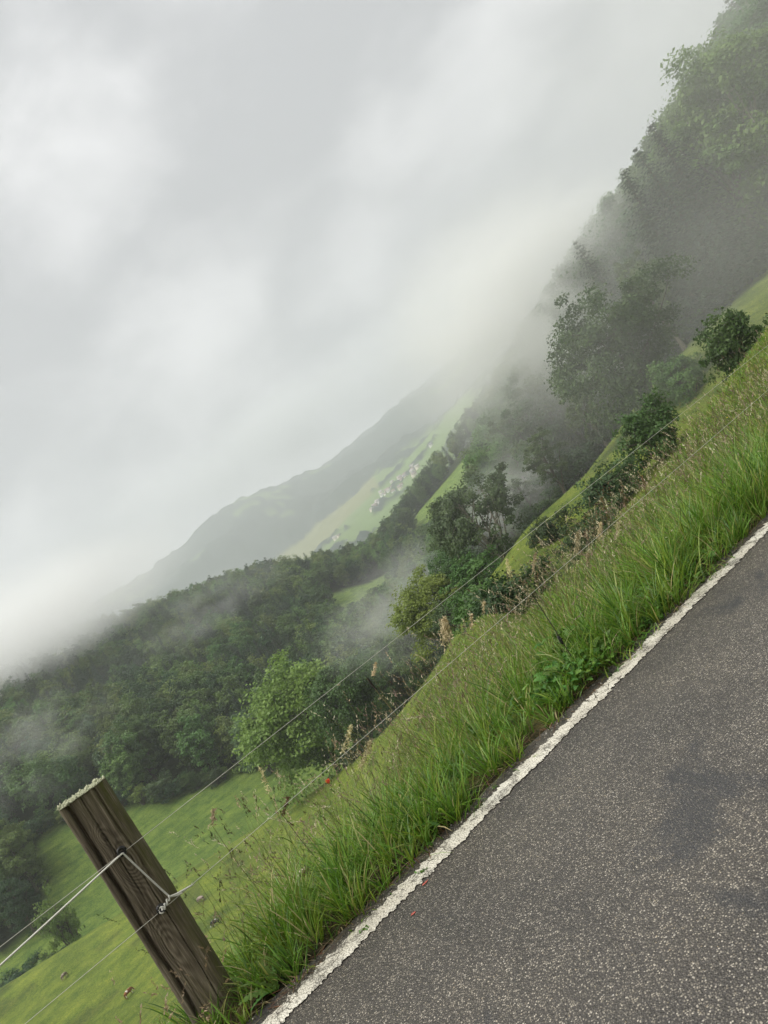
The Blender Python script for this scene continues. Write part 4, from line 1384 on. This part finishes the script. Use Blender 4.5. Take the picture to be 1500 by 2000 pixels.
# lush tussocks along the edge of the road
G = Grass()
tt = np.arange(-1.6, 22, .085)
cl = []
for t0 in tt:
    k = 3 if t0 < 10 else 2
    for _ in range(k):
        cl.append((t0 + rng.normal() * .06, 3.57 + rng.random() ** 1.5 * .95))
cl = np.array(cl)
dens = fbm(cl[:, 0] * 1.3, cl[:, 1] * 1.3, 55, 3)
for (t0, D0), dn in zip(cl, dens):
    lush = np.clip(.55 + 2.4 * dn, .12, 1.2)
    if t0 < .75 and D0 > 4.1: lush *= .35
    if .05 < t0 < .45 and D0 < 3.8: lush *= .35
    if t0 < .05: lush *= .5
    edge_ = sstep(3.52, 3.85, D0)
    n = int((26 + 48 * lush) * (1 if t0 < 8 else .6))
    hue = rng.random()
    wts = [3, 3, 1.5, 1.6, .5, .22, .5] if hue < .6 else ([1, 2.4, 3.6, .3, .8, .3, .8] if hue < .85 else [2, .8, .4, 3, .6, .1, .2])
    rr_ = np.abs(rng.normal(size=n)) * (.03 + .05 * lush); th = rng.random(n) * 6.28
    t_ = t0 + rr_ * np.cos(th); D_ = np.maximum(D0 + rr_ * np.sin(th), 3.49 + .05 * rng.random(n))
    x, y = XY(t_, D_)
    h = (.10 + .33 * lush * (.45 + .55 * edge_)) * (.40 + .85 * rng.random(n)) * (1.08 + .50 * sstep(.9, 2.2, t0) * rng.random())
    az = th + math.atan2(dy_, dx_) + rng.normal(size=n) * .5
    lean = .10 + .35 * rng.random(n) * (1 + rr_ / .06)
    bend = .25 + 1.25 * rng.random(n) ** 1.5
    wd = (.0045 + .0055 * rng.random(n) ** 1.4) * (1 if t0 < 6 else 1.3)
    G.add(*blades(x, y, ground(x, y) - .01, h, az, lean, bend, wd, pick(n, wts), 4))
N_ = 2600                                                  # dead straw lying along the edge
t_ = rng.random(N_) * 16 - 1; D_ = 3.50 + np.abs(rng.normal(size=N_)) * .10
x, y = XY(t_, D_)
cS = np.array([[.24, .17, .09], [.16, .10, .06], [.34, .28, .16], [.20, .09, .05]])[rng.integers(0, 4, N_)] * (.6 + .7 * rng.random((N_, 1)))
G.add(*blades(x, y, np.maximum(ground(x, y), -.01) + .006, .05 + .12 * rng.random(N_), rng.random(N_) * 6.28, 1.25 + .3 * rng.random(N_), .1 + .3 * rng.random(N_), .003 + .003 * rng.random(N_), cS, 3))
N_ = 900
t_ = 2.8 + rng.random(N_) * 9; D_ = 3.40 + rng.random(N_) * .14
ok = fbm(t_ * 2.2, t_ * 0, 303, 2) > .05
t_, D_ = t_[ok], D_[ok]; x, y = XY(t_, D_); n = len(x)
G.add(*blades(x, y, np.full(n, .002), .03 + .09 * rng.random(n), rng.random(n) * 6.28, .4 + .7 * rng.random(n), .4 + .8 * rng.random(n), .005 + .006 * rng.random(n), pick(n, [2, 2, 2, 2, 1, .6, .8]), 4))
G.build("verge_grass", GM, "lush green grass growing along the edge of the road")

# rougher meadow grass on the bank beyond the fence
G = Grass()
N_ = 62000
t_ = rng.random(N_) ** 1.1 * 25 - 1.5
D_ = 4.3 + rng.random(N_) ** 1.25 * 5.0
far_r = sstep(1.8, 4.5, t_)
keep = rng.random(N_) < (.16 + .84 * far_r) * (1 - .45 * sstep(7, 10.5, D_) * (1 - far_r))
t_, D_, far_r = t_[keep], D_[keep], far_r[keep]
n = len(t_)
x, y = XY(t_, D_)
pat = fbm(x / 1.1, y / 1.1, 66, 3)
h = (.05 + .10 * rng.random(n)) * (1 - far_r) + far_r * (.12 + .26 * rng.random(n)) * (1 + 1.2 * pat)
h = h * (1 - .65 * sstep(4.8, 7.5, D_))
cA = pick(n, [2, 2, 2.6, 1.5, 2.6, .9, 2.4])
dis = np.hypot(x, y)
G.add(*blades(x, y, ground(x, y) - .01, h, rng.random(n) * 6.28, .05 + .35 * rng.random(n), .2 + 1.0 * rng.random(n), (.003 + .0025 * rng.random(n)) * (1 + dis / 9), cA, 3))
G.build("meadow_grass", GM, "rough meadow grass on the bank beyond the fence")

# short grazed turf down the pasture
G = Grass()
N_ = 90000
r_ = 4.5 * np.exp(rng.random(N_) ** .85 * math.log(26))
a_ = rng.uniform(-.72, .62, N_)
x = r_ * np.sin(a_); y = r_ * np.cos(a_)
t_, D_ = TD(x, y)
ok = (D_ > 4.2) & (y < 97)
x, y, r_ = x[ok], y[ok], r_[ok]
n = len(x)
pat = fbm(x / (1.2 + r_ * .05), y / (1.2 + r_ * .05), 88, 3)
h = (.035 + .05 * rng.random(n)) * (1 + 1.5 * np.clip(pat, -.3, .4)) * (1 + r_ * .022)
cT = pick(n, [1.5, 1.6, 3, 1, 2.5, .35, 2.2])
G.add(*blades(x, y, ground(x, y) - .01, h, rng.random(n) * 6.28, .2 + .5 * rng.random(n), .3 + .8 * rng.random(n), (.004 + .003 * rng.random(n)) * (1 + r_ * .10), cT, 2))
G.build("pasture_grass", GM, "short grazed grass of the sloping pasture")

# clover, plantain and other low leaves between the tussocks
G = Grass()
N_ = 5200
t_ = rng.random(N_) * 17 - 1.2; D_ = 3.52 + np.abs(rng.normal(size=N_)) * .30
x, y = XY(t_, D_)
ok = fbm(x * 1.6, y * 1.6, 202, 3) > -.02
x, y = x[ok], y[ok]; n = len(x)
cH = np.array([[.10, .22, .035], [.07, .17, .03], [.15, .26, .05]])[rng.integers(0, 3, n)] * (.7 + .6 * rng.random((n, 1)))
z = ground(x, y) + .01 + .10 * rng.random(n) ** 2
G.add(*blades(x, y, z, .025 + .06 * rng.random(n), rng.random(n) * 6.28, .5 + .8 * rng.random(n), .3 + .8 * rng.random(n), .015 + .024 * rng.random(n), cH, 4))
G.build("undergrowth", GM, "low clover and plantain leaves between the grass tussocks")

# thin flowering stems with narrow seed spikes
G = Grass()
def stems(t_, D_, hh, leanmax, c_st, c_sd, spike=(.05, .12), wst=.0018):
    n = len(t_)
    x, y = XY(t_, D_)
    z = ground(x, y)
    az = rng.random(n) * 6.28; lean = leanmax * rng.random(n); bend = .15 + .5 * rng.random(n)
    V, q, tr_, C = blades(x, y, z, hh, az, lean, bend, np.full(n, wst) * (1 + np.hypot(x, y) / 14), c_st, 4)
    G.add(V, q, tr_, C)
    top = V.reshape(n, 9, 3)[:, 8]; bel = V.reshape(n, 9, 3)[:, 6:8].mean(1)
    dr = unit(top - bel)
    for i in range(n):
        L_ = rng.uniform(*spike); m = int(10 + 10 * rng.random())
        f = rng.random(m)
        loose = .10 + .55 * rng.random()
        d = unit(dr[i] + rng.normal(size=(m, 3)) * loose)
        p = top[i] - dr[i] * (L_ * (f - .15))[:, None] + rng.normal(size=(m, 3)) * .0022
        s = (.006 + .010 * rng.random(m)) * (1 + .05 * np.hypot(x[i], y[i]))
        sd_ = unit(np.cross(d, rng.normal(size=(m, 3)))) * (s * .20)[:, None]
        VV = np.stack([p - sd_, p + sd_, p + d * s[:, None]], 1).reshape(-1, 3)
        cc = np.repeat(c_sd[i][None] * (.7 + .6 * rng.random((m, 1))), 3, 0)
        G.add(VV, None, np.arange(3 * m).reshape(m, 3), cc)
def cols(n, opts):
    o_ = np.array(opts)[rng.integers(0, len(opts), n)]
    return o_ * (.75 + .5 * rng.random((n, 1)))
n = 85                                                    # in front of and just right of the post
t_ = .25 + np.abs(rng.normal(size=n)) * .75; D_ = 3.85 + rng.random(n) * .6
stems(t_, D_, .42 + .32 * rng.random(n), .35, cols(n, [(.07, .11, .025), (.10, .14, .03)]), cols(n, [(.10, .085, .035), (.07, .09, .03), (.16, .14, .07)]))
n = 1900
t_ = .9 + rng.random(n) ** 1.1 * 13; D_ = 3.85 + rng.random(n) ** 1.3 * 4.2
stems(t_, D_, (.30 + .42 * rng.random(n) ** 1.2), .55, cols(n, [(.09, .13, .03), (.13, .13, .05), (.16, .13, .07)]),
      cols(n, [(.38, .31, .19), (.24, .17, .12), (.50, .44, .29), (.17, .16, .07), (.30, .21, .17)]), (.05, .14), .002)
n = 44                                                    # drooping stems across the foot of the post
t_ = -.15 + rng.random(n) * .75; D_ = 3.60 + rng.random(n) * .14
stems(t_, D_, .28 + .26 * rng.random(n), .95, cols(n, [(.17, .16, .06), (.24, .19, .10)]), cols(n, [(.30, .22, .13), (.36, .27, .18)]), (.05, .09), .0016)
n = 420                                                   # airy stems over the fence line
t_ = .7 + rng.random(n) ** 1.2 * 8; D_ = 3.85 + rng.random(n) * .9
stems(t_, D_, .48 + .38 * rng.random(n), .75, cols(n, [(.12, .16, .04), (.20, .20, .08), (.30, .27, .13)]),
      cols(n, [(.50, .44, .29), (.42, .33, .21), (.58, .53, .38), (.30, .21, .17)]), (.07, .17), .0021)
n = 760                                                   # tall rank weeds on the lip of the bank
t_ = 2.2 + rng.random(n) * 7.5; D_ = 4.2 + rng.random(n) ** 1.2 * 2.2
stems(t_, D_, .40 + .42 * rng.random(n), .45, cols(n, [(.07, .10, .03), (.11, .10, .045), (.08, .12, .03), (.16, .12, .06)]),
      cols(n, [(.13, .10, .05), (.46, .39, .25), (.19, .11, .06), (.10, .12, .05), (.54, .47, .32)]), (.07, .18), .0022)
G.build("seeding_grass", GM, "thin flowering grass stems with narrow seed spikes")

# ------------------------------------------------------------------ single plants one can pick out
PLANT_GREEN = leaf_mat("herb_leaf", (.075, .16, .022), (.115, .215, .035), .3, 9)
STRAW = leaf_mat("straw_seed", (.44, .36, .21), (.60, .51, .32), .25, 12)
BROWN_SEED = leaf_mat("brown_seed", (.10, .065, .030), (.20, .12, .05), .15, 12)
STALK = plain("grass_stalk", (.15, .15, .055), .6, .3, 0, .3, 20)
DARK_STALK = plain("dry_stalk", (.055, .045, .022), .7, .3, 0, .3, 20)

def plume_mesh(seed, L_, w_, nod, n, mat, ls=.017):
    r = np.random.default_rng(seed)
    f = r.random(n)
    ax = np.stack([np.sin(f * nod) * L_ * .75, 0 * f, (f - .25 * f * f * nod) * L_], 1)
    d = unit(np.stack([r.normal(size=n) + .5, r.normal(size=n), r.normal(size=n) * .4 - .35 * nod], 1))
    ext = w_ * (1 - .55 * f) * r.random(n) ** .6
    p = ax + d * ext[:, None]
    nr = unit(r.normal(size=(n, 3)))
    v, q = leaf_quads(p, nr, ls * (.6 + .8 * r.random(n)) * .35, r, 4.5)
    A = Acc(); A.add(v, q)
    for k in range(26):
        i = r.integers(0, n)
        A.tube(np.array([ax[i], p[i]]), [.0007, .0004], 3)
    A.tube(np.stack([np.sin(np.linspace(0, 1, 7) * nod) * L_ * .75, np.zeros(7), (np.linspace(0, 1, 7) - .25 * np.linspace(0, 1, 7) ** 2 * nod) * L_], 1), .0009, 4)
    return A.mesh("seed_head", mat)
def on_line(px, py, D):
    u, v = uv_of(px, py)
    Y = D / (nx_ * u / 1500 + ny_)
    return np.array([u * Y / 1500, Y, 1.5 + v * Y / 1500])
PLUMES = [
 # px, py of the head, D, length, width, nod, label, dark
 (862, 1240, 4.3, .13, .045, .7, 520, "dense pinkish brown seed plume standing alone above the dark trees", 'S'),
 (660, 1452, 4.1, .12, .020, 1.5, 120, "straw seed plume arching over to one side above the orange poppy", 'S'),
 (690, 1486, 4.1, .14, .026, 1.6, 150, "pale nodding seed plume hanging just right of the orange poppy", 'S'),
 (722, 1312, 4.2, .07, .012, 1.3, 70, "little curled seed plume at the top of the tallest dark stalk", 'S'),
 (990, 1118, 4.6, .13, .018, .5, 130, "upright row of curled straw seeds in front of the dark airy tree", 'S'),
 (1032, 1108, 4.6, .13, .018, 1.0, 130, "curled straw plume beside the upright one near the airy tree", 'S'),
 (1118, 1070, 5.0, .16, .035, .8, 300, "bushy straw seed plume, lowest of the dry cluster on the bank", 'S'),
 (1162, 1045, 5.2, .14, .034, .9, 260, "straw plume in the middle of the dry cluster on the bank", 'S'),
 (1198, 1040, 5.3, .13, .034, 1.2, 260, "broad straw plume, highest of the dry cluster on the bank", 'S'),
 (1140, 1102, 5.0, .13, .028, .8, 220, "small straw plume hanging below the dry cluster on the bank", 'S'),
 (940, 1190, 4.5, .07, .012, .8, 70, "tiny straw seed tip between the plume and the airy tree", 'S'),
 (915, 1218, 4.4, .08, .014, .8, 80, "short straw seed tip just right of the pinkish plume", 'S'),
 (408, 1602, 3.95, .06, .022, .9, 60, "pale open seed tuft floating over the lower meadow near the post", 'S'),
 (515, 1535, 4.0, .12, .018, .3, 70, "pale feathered stalk rising in front of the large pale green tree", 'S'),
 (545, 1580, 4.0, .08, .010, 1.4, 60, "dark drooping spikelets over the lower wire", 'D'),
 (1255, 950, 6.6, .18, .020, .4, 120, "rusty brown dock spike standing tallest on the bank before the rounded bush", 'D'),
 (1180, 1000, 6.0, .20, .022, .3, 160, "rusty brown dock spike behind the dry straw cluster", 'D'),
 (1215, 980, 6.2, .18, .022, .5, 140, "thinner rusty dock spike between the two others", 'D'),
]
for i, (px, py, D, L_, w_, nod, n, lb, kd) in enumerate(PLUMES):
    h_ = on_line(px, py, D)
    x0, y0 = h_[0] + rng.normal() * .05, h_[1] + rng.normal() * .04
    g = float(ground(np.array([x0]), np.array([y0]))[0])
    e = empty("grass_stalk" if kd == 'S' else "dock_stalk", (x0, y0, g))
    top = np.array([h_[0] - x0, h_[1] - y0, h_[2] - g - L_ * .4])
    f = np.linspace(0, 1, 7)[:, None]
    p = top * f * [1, 1, 1] - np.array([.5, .3, 0]) * (f * (1 - f)) * .10
    A = Acc(); A.tube(p, np.linspace(.0022, .0011, 7), 5)
    link("stem", A.mesh("stem", STALK if kd == 'S' else DARK_STALK, True), e)
    sh = link("seed_head", plume_mesh(100 + i, L_ * 1.2, w_ * 1.35, nod, int(n * .9), STRAW if kd == 'S' else BROWN_SEED), e, tuple(top))
    sh.rotation_euler.z = rng.random() * .8 - .2
    if kd == 'S' and L_ > .07:                                          # stem leaves
        for k in range(2):
            f0 = .25 + .3 * k
            b0 = np.array([np.interp(f0, f[:, 0], p[:, j]) for j in range(3)])
            d = unit(np.array([rng.normal(), rng.normal(), 1.2]))
            V, q, tr_, C = blades(*[np.array([c]) for c in b0], np.array([.16]), np.array([rng.random() * 6.28]), np.array([.4]), np.array([1.1]), np.array([.005]), np.zeros((1, 3)), 4)
            link("leaf", mesh_np("leaf", V, q, tr_, PLANT_GREEN), e)
    tag(e, lb, "grass stalk" if kd == 'S' else "dock", "seeding stalks on the verge")

# dark withered stalk with a bundle of dead leaf near its top
h_ = on_line(716, 1325, 4.2)
g = float(ground(np.array([h_[0] + .10]), np.array([h_[1]]))[0])
e = empty("withered_stalk", (h_[0] + .10, h_[1], g))
A = Acc(); A.tube(np.array([[0, 0, 0], [-.02, 0, .2], [-.06, 0, .42], [-.10, 0, h_[2] - g]]), [.003, .0028, .0024, .0014], 6)
link("stem", A.mesh("stem", plain("pale_stem", (.22, .19, .09), .6), True), e)
A = Acc()
for k in range(5):
    b0 = np.array([-.088 + rng.normal() * .003, rng.normal() * .003, h_[2] - g - .07 - .02 * rng.random()])
    A.tube(np.array([b0, b0 + [-.008, .002, .03], b0 + [-.012 + rng.normal() * .004, 0, .085]]), [.002, .006, .001], 5)
link("withered_leaf", A.mesh("withered_leaf", plain("black_brown_leaf", (.022, .016, .012), .7), True), e)
tag(e, "tall withered stalk with dark shrivelled leaf against the trees", "dead stalk")

# herbs with cut leaves
def cut_leaf(seed, L_, w_, lobes, mat, curl=.5, tip=.3):
    """pinnately lobed leaf along +x, folded along its midrib"""
    r = np.random.default_rng(seed)
    n = lobes * 2 + 1
    f = np.linspace(.0, 1, n)
    half = w_ * np.sin(np.pi * np.clip(f * .86 + .10, 0, 1)) ** .8
    half[1::2] *= 1.0; half[0::2] *= .34
    half[0] = .004; half[-1] = .001
    x_ = L_ * (f - .30 * curl * f * f); z_ = L_ * (curl * .55 * f - curl * .75 * f ** 2.2)
    v = []
    for i in range(n):
        sw = -.20 * half[i] if i % 2 else 0
        v += [[x_[i], 0, z_[i]], [x_[i] + sw, half[i] * (.85 + .3 * r.random()), z_[i] + half[i] * .22], [x_[i] + sw, -half[i] * (.85 + .3 * r.random()), z_[i] + half[i] * .22]]
    q = []
    for i in range(n - 1):
        a = 3 * i
        q += [[a, a + 3, a + 4, a + 1], [a, a + 2, a + 5, a + 3]]
    return mesh_np("leaf", np.array(v), np.array(q), None, mat)

def herb(name, px, py, label, cat, n, leaves, hmax, spread, D=None, el=(.2, 1.3), stem_h=0):
    p = on_line(px, py, D) if D else hit(px, py)
    g = float(ground(np.array([p[0]]), np.array([p[1]]))[0])
    e = empty(name, (p[0], p[1], g))
    for k in range(n):
        o = link("leaf", leaves[k % len(leaves)], e)
        r_ = spread * math.sqrt(rng.random()); th = rng.random() * 6.28
        o.location = (r_ * math.cos(th), r_ * math.sin(th), hmax * rng.random() ** .7 * (1 - .5 * (r_ / max(spread, 1e-4)) ** 2))
        o.rotation_euler = (rng.normal() * .3, -rng.uniform(*el) * .6 + .1, th + rng.normal() * .7)
        s_ = .7 + .6 * rng.random()
        o.scale = (s_, s_, s_)
    return tag(e, label, cat), e
lobed = [cut_leaf(s, .12, .034, 6, PLANT_GREEN, .6 + .3 * (s % 3)) for s in range(4)]
small = [cut_leaf(s + 9, .075, .026, 5, PLANT_GREEN, .5) for s in range(3)]
dk = [cut_leaf(s + 19, .070, .019, 7, leaf_mat("dark_herb_leaf", (.060, .150, .028), (.095, .205, .040), .3, 9), .7) for s in range(3)]
herb("leafy_weed", 1138, 1372, "bushy dark green weed with deeply cut leaves crowding the white line", "weed", 190, dk + small, .13, .24, 3.74)
herb("leafy_weed", 1195, 1322, "smaller bright green weed with cut leaves farther along the white line", "weed", 60, small, .09, .17, 3.70)
herb("leafy_weed", 1085, 1275, "tall bright herb with jagged leaves behind the bushy dark weed", "weed", 44, lobed, .24, .17, 4.1)
# dandelion: a few long toothed leaves standing from one root
DL = [cut_leaf(51 + s, .24, .034, 7, leaf_mat("dandelion_leaf", (.10, .20, .04), (.14, .25, .06), .3, 8), .45, .3) for s in range(3)]
p = on_line(553, 1948, 3.585)
e = empty("dandelion_plant", (p[0], p[1], float(ground(np.array([p[0]]), np.array([p[1]]))[0])))
for (rz, pit, rol, sc) in ((2.75, -1.05, .9, .78), (2.2, -1.35, .5, .72), (3.3, -.35, -.3, .85), (2.9, -.55, .3, .9), (3.9, -.3, .1, .7), (1.6, -.7, -.2, .55)):
    o = link("leaf", DL[rng.integers(0, 3)], e)
    o.rotation_euler = (rol, pit, rz); o.scale = (sc,) * 3
tag(e, "dandelion with long toothed leaves rooted at the near end of the white line", "dandelion")
# little plants in the outer edge of the paint
for (px, py, s_, lb) in ((838, 1722, 1.0, "small green tuft on the white line nearest the brighter red speck"), (722, 1838, .8, "small weed at the road side of the line, nearest the camera"),
                         (948, 1592, .7, "tiny weed halfway along the white line"), (978, 1556, .6, "tiniest weed just beyond the halfway weed on the line"), (1262, 1262, 1.3, "weed sprawling over the narrow part of the white line"),
                         (1330, 1180, 1.5, "leafy weed covering the white line farther along"), (1385, 1128, 1.6, "weed covering the white line near the far edge of the picture"), (1420, 1090, 1.6, "last weed creeping over the line where it fades")):
    p = hit(px, py)
    e = empty("weed_tuft", (p[0], p[1], .003))
    for k in range(14):
        o = link("leaf", small[k % 3], e, (rng.normal() * .018 * s_, rng.normal() * .014 * s_, .002))
        o.rotation_euler = (rng.normal() * .3, -.3 - .5 * rng.random(), rng.random() * 6.28)
        o.scale = (.26 * s_,) * 3
    tag(e, lb, "weed", "weeds on the road line")
# broad pale grass arching over the dark weed
e0 = on_line(1130, 1335, 3.84)
gz0 = float(ground(np.array([e0[0]]), np.array([e0[1]]))[0])
e = empty("arching_grass", (e0[0], e0[1], gz0))
PALE = leaf_mat("pale_blade", (.26, .33, .12), (.34, .40, .18), .3, 6)
for az_, h_, ln, bd in ((2.6, .34, .35, 2.0), (3.4, .36, .5, 2.1), (.4, .36, .35, 1.9), (-.2, .28, .45, 2.2), (1.7, .24, .3, 1.8)):
    V, q, tr_, C = blades(np.array([0.]), np.array([0.]), np.array([.06]), np.array([h_]), np.array([az_]), np.array([ln]), np.array([bd]), np.array([.0095]), np.zeros((1, 3)), 5)
    link("blade", mesh_np("blade", V, q, tr_, PALE), e)
tag(e, "pale broad grass blades arching over the bushy dark weed", "grass")
# poppy
h_ = on_line(643, 1530, 4.15)
x0, y0 = h_[0] + .07, h_[1]
g = float(ground(np.array([x0]), np.array([y0]))[0])
e = empty("poppy", (x0, y0, g))
top = np.array([h_[0] - x0, h_[1] - y0, h_[2] - g])
A = Acc(); A.tube(np.array([[0, 0, 0], top * .5 + [.01, 0, .02], top]), [.0018, .0014, .0012], 5)
link("stem", A.mesh("stem", STALK, True), e)
PET = leaf_mat("orange_petal", (.80, .17, .055), (.88, .26, .10), .35, 40)
for k in range(5):
    a = k * 1.2566
    th = np.linspace(-.62, .62, 5)
    rows = []
    for f, rr_ in ((0, .002), (.5, .013), (1, .012)):
        rows.append(np.stack([rr_ * np.cos(a + th * 1.1), rr_ * np.sin(a + th * 1.1), np.full(5, f * .024) - .004 * (th ** 2) * f], 1))
    V = np.concatenate(rows) + top
    i = np.arange(2)[:, None] * 5; j = np.arange(4)[None]
    q = np.stack([i + j, i + j + 1, i + 6 + j, i + 5 + j], -1).reshape(-1, 4)
    link("petal", mesh_np("petal", V, q, None, PET, True), e)
tag(e, "small orange red poppy glowing among the grass stems", "poppy")
# yellow hawkbit high on the bank
h_ = on_line(1455, 872, 7.2)
g = float(ground(np.array([h_[0]]), np.array([h_[1]]))[0])
e = empty("yellow_flower", (h_[0], h_[1], g))
hh = max(.15, h_[2] - g)
A = Acc(); A.tube(np.array([[0, 0, 0], [.01, 0, hh * .5], [0, 0, hh]]), [.0016, .0014, .0012], 5)
link("stem", A.mesh("stem", STALK, True), e)
a = np.linspace(0, 6.283, 15)[:-1]
V = np.vstack([[0, 0, hh], np.stack([np.cos(a) * np.where(np.arange(14) % 2, .02, .013), np.sin(a) * np.where(np.arange(14) % 2, .02, .013), np.full(14, hh + .005)], 1)])
link("flower_head", mesh_np("flower_head", V, None, np.stack([np.zeros(14, int), 1 + np.arange(14), 1 + (np.arange(14) + 1) % 14], 1), plain("yellow_petal", (.75, .50, .03), .7)), e)
tag(e, "tiny yellow flower in the grass at the upper bank", "flower")

# ------------------------------------------------------------------ air
def haze_box():
    m = new_mat("valley_haze"); t = NT(m)
    p = t.n("ShaderNodeVolumePrincipled")
    p.inputs['Color'].default_value = (.92, .95, .98, 1)
    p.inputs['Density'].default_value = HAZE
    p.inputs['Anisotropy'].default_value = 0.15
    t.l(p.outputs[0], t.o.inputs['Volume'])
    zlo, zhi = -220.0, 790.0
    s = 9600
    v = np.array([[-s, -s, zlo], [s, -s, zlo], [s, s, zlo], [-s, s, zlo], [-s, -s, zhi], [s, -s, zhi], [s, s, zhi], [-s, s, zhi]])
    q = np.array([[3, 2, 1, 0], [4, 5, 6, 7], [0, 1, 5, 4], [1, 2, 6, 5], [2, 3, 7, 6], [3, 0, 4, 7]])
    tag(link("haze", mesh_np("haze", v, q, None, m)), kind="stuff")
HAZE = 2.7e-4
haze_box()

def wisp(name, c, rad, dens, scale, th, label, tone=(.985, .99, .99), rz=0.0, stretch=(1, 1, 1)):
    """a bank of mist: an ellipsoid of patchy density that thins out to nothing at its skin"""
    m = new_mat("drifting_mist"); t = NT(m)
    gm = (rad[0] * rad[1] * rad[2]) ** (1 / 3)
    stretch = (rad[0] / gm, rad[1] / gm, 1.25 * rad[2] / gm)          # billows as tall as they are wide
    co = t.n("ShaderNodeTexCoord").outputs['Object']
    ln = t.n("ShaderNodeVectorMath", operation='LENGTH')
    t.l(co, ln.inputs[0])
    fall = t.ramp(ln.outputs['Value'], [(0.15, 1.0), (0.98, 0.0)], 'EASE')
    nz = t.noise(t.mapping(co, stretch, (0, 0, 0), tuple(rng.random(3) * 40)), scale, 3, .55, .4)
    f = t.ramp(nz, [(th, 0.0), (th + .24, 1.0)])
    d = t.math('MULTIPLY', t.math('MULTIPLY', fall, f), dens)
    p = t.n("ShaderNodeVolumePrincipled")
    p.inputs['Color'].default_value = (*tone, 1)
    p.inputs['Anisotropy'].default_value = 0.1
    t.l(d, p.inputs['Density'])
    t.l(p.outputs[0], t.o.inputs['Volume'])
    bm = bmesh.new()
    bmesh.ops.create_icosphere(bm, subdivisions=2, radius=1.0)
    me = bpy.data.meshes.new(name); bm.to_mesh(me); bm.free()
    me.materials.append(m)
    o = link(name, me, None, tuple(c))
    o.scale = rad
    o.rotation_euler = (0, 0, rz)
    tag(o, label, None, None, "stuff")
WISPS = [
 ((33, 107, 14), (28, 13, 21), .19, 2.2, .28, "mist drifting through the steep wood behind the oak"),
 ((56, 80, 14), (58, 40, 40), .0072, 2.6, .22, "thin veil of mist over the whole steep slope"),
 ((30, 66, 2), (42, 15, 14), .007, 2.0, .26, "thin mist drifting over the bushes on the brow"),
 ((18, 106, -7), (15, 8, 9), .12, 2.2, .32, "mist behind the dark airy tree"),
 ((-4, 132, -14), (24, 12, 12), .06, 2.2, .38, "mist wisp rising from the ravine"),
 ((-235, 440, 52), (150, 110, 42), .034, 2.2, .28, "cloud swallowing the left end of the forest ridge"),
 ((-90, 330, 8), (60, 40, 16), .012, 2.2, .44, "thin mist over the forest canopy"),
 ((-118, 205, -2), (40, 14, 18), .022, 2.2, .44, "mist at the forest edge on the left"),
 ((80, 99, 34), (48, 10, 34), .024, 2.2, .30, "mist among the highest tree tops"),
 ((800, 3350, 540), (2600, 700, 210), .0060, 2.4, .36, "low ragged cloud capping the far mountain", (.80, .82, .84)),
]
for w_ in WISPS: wisp("mist", *w_)
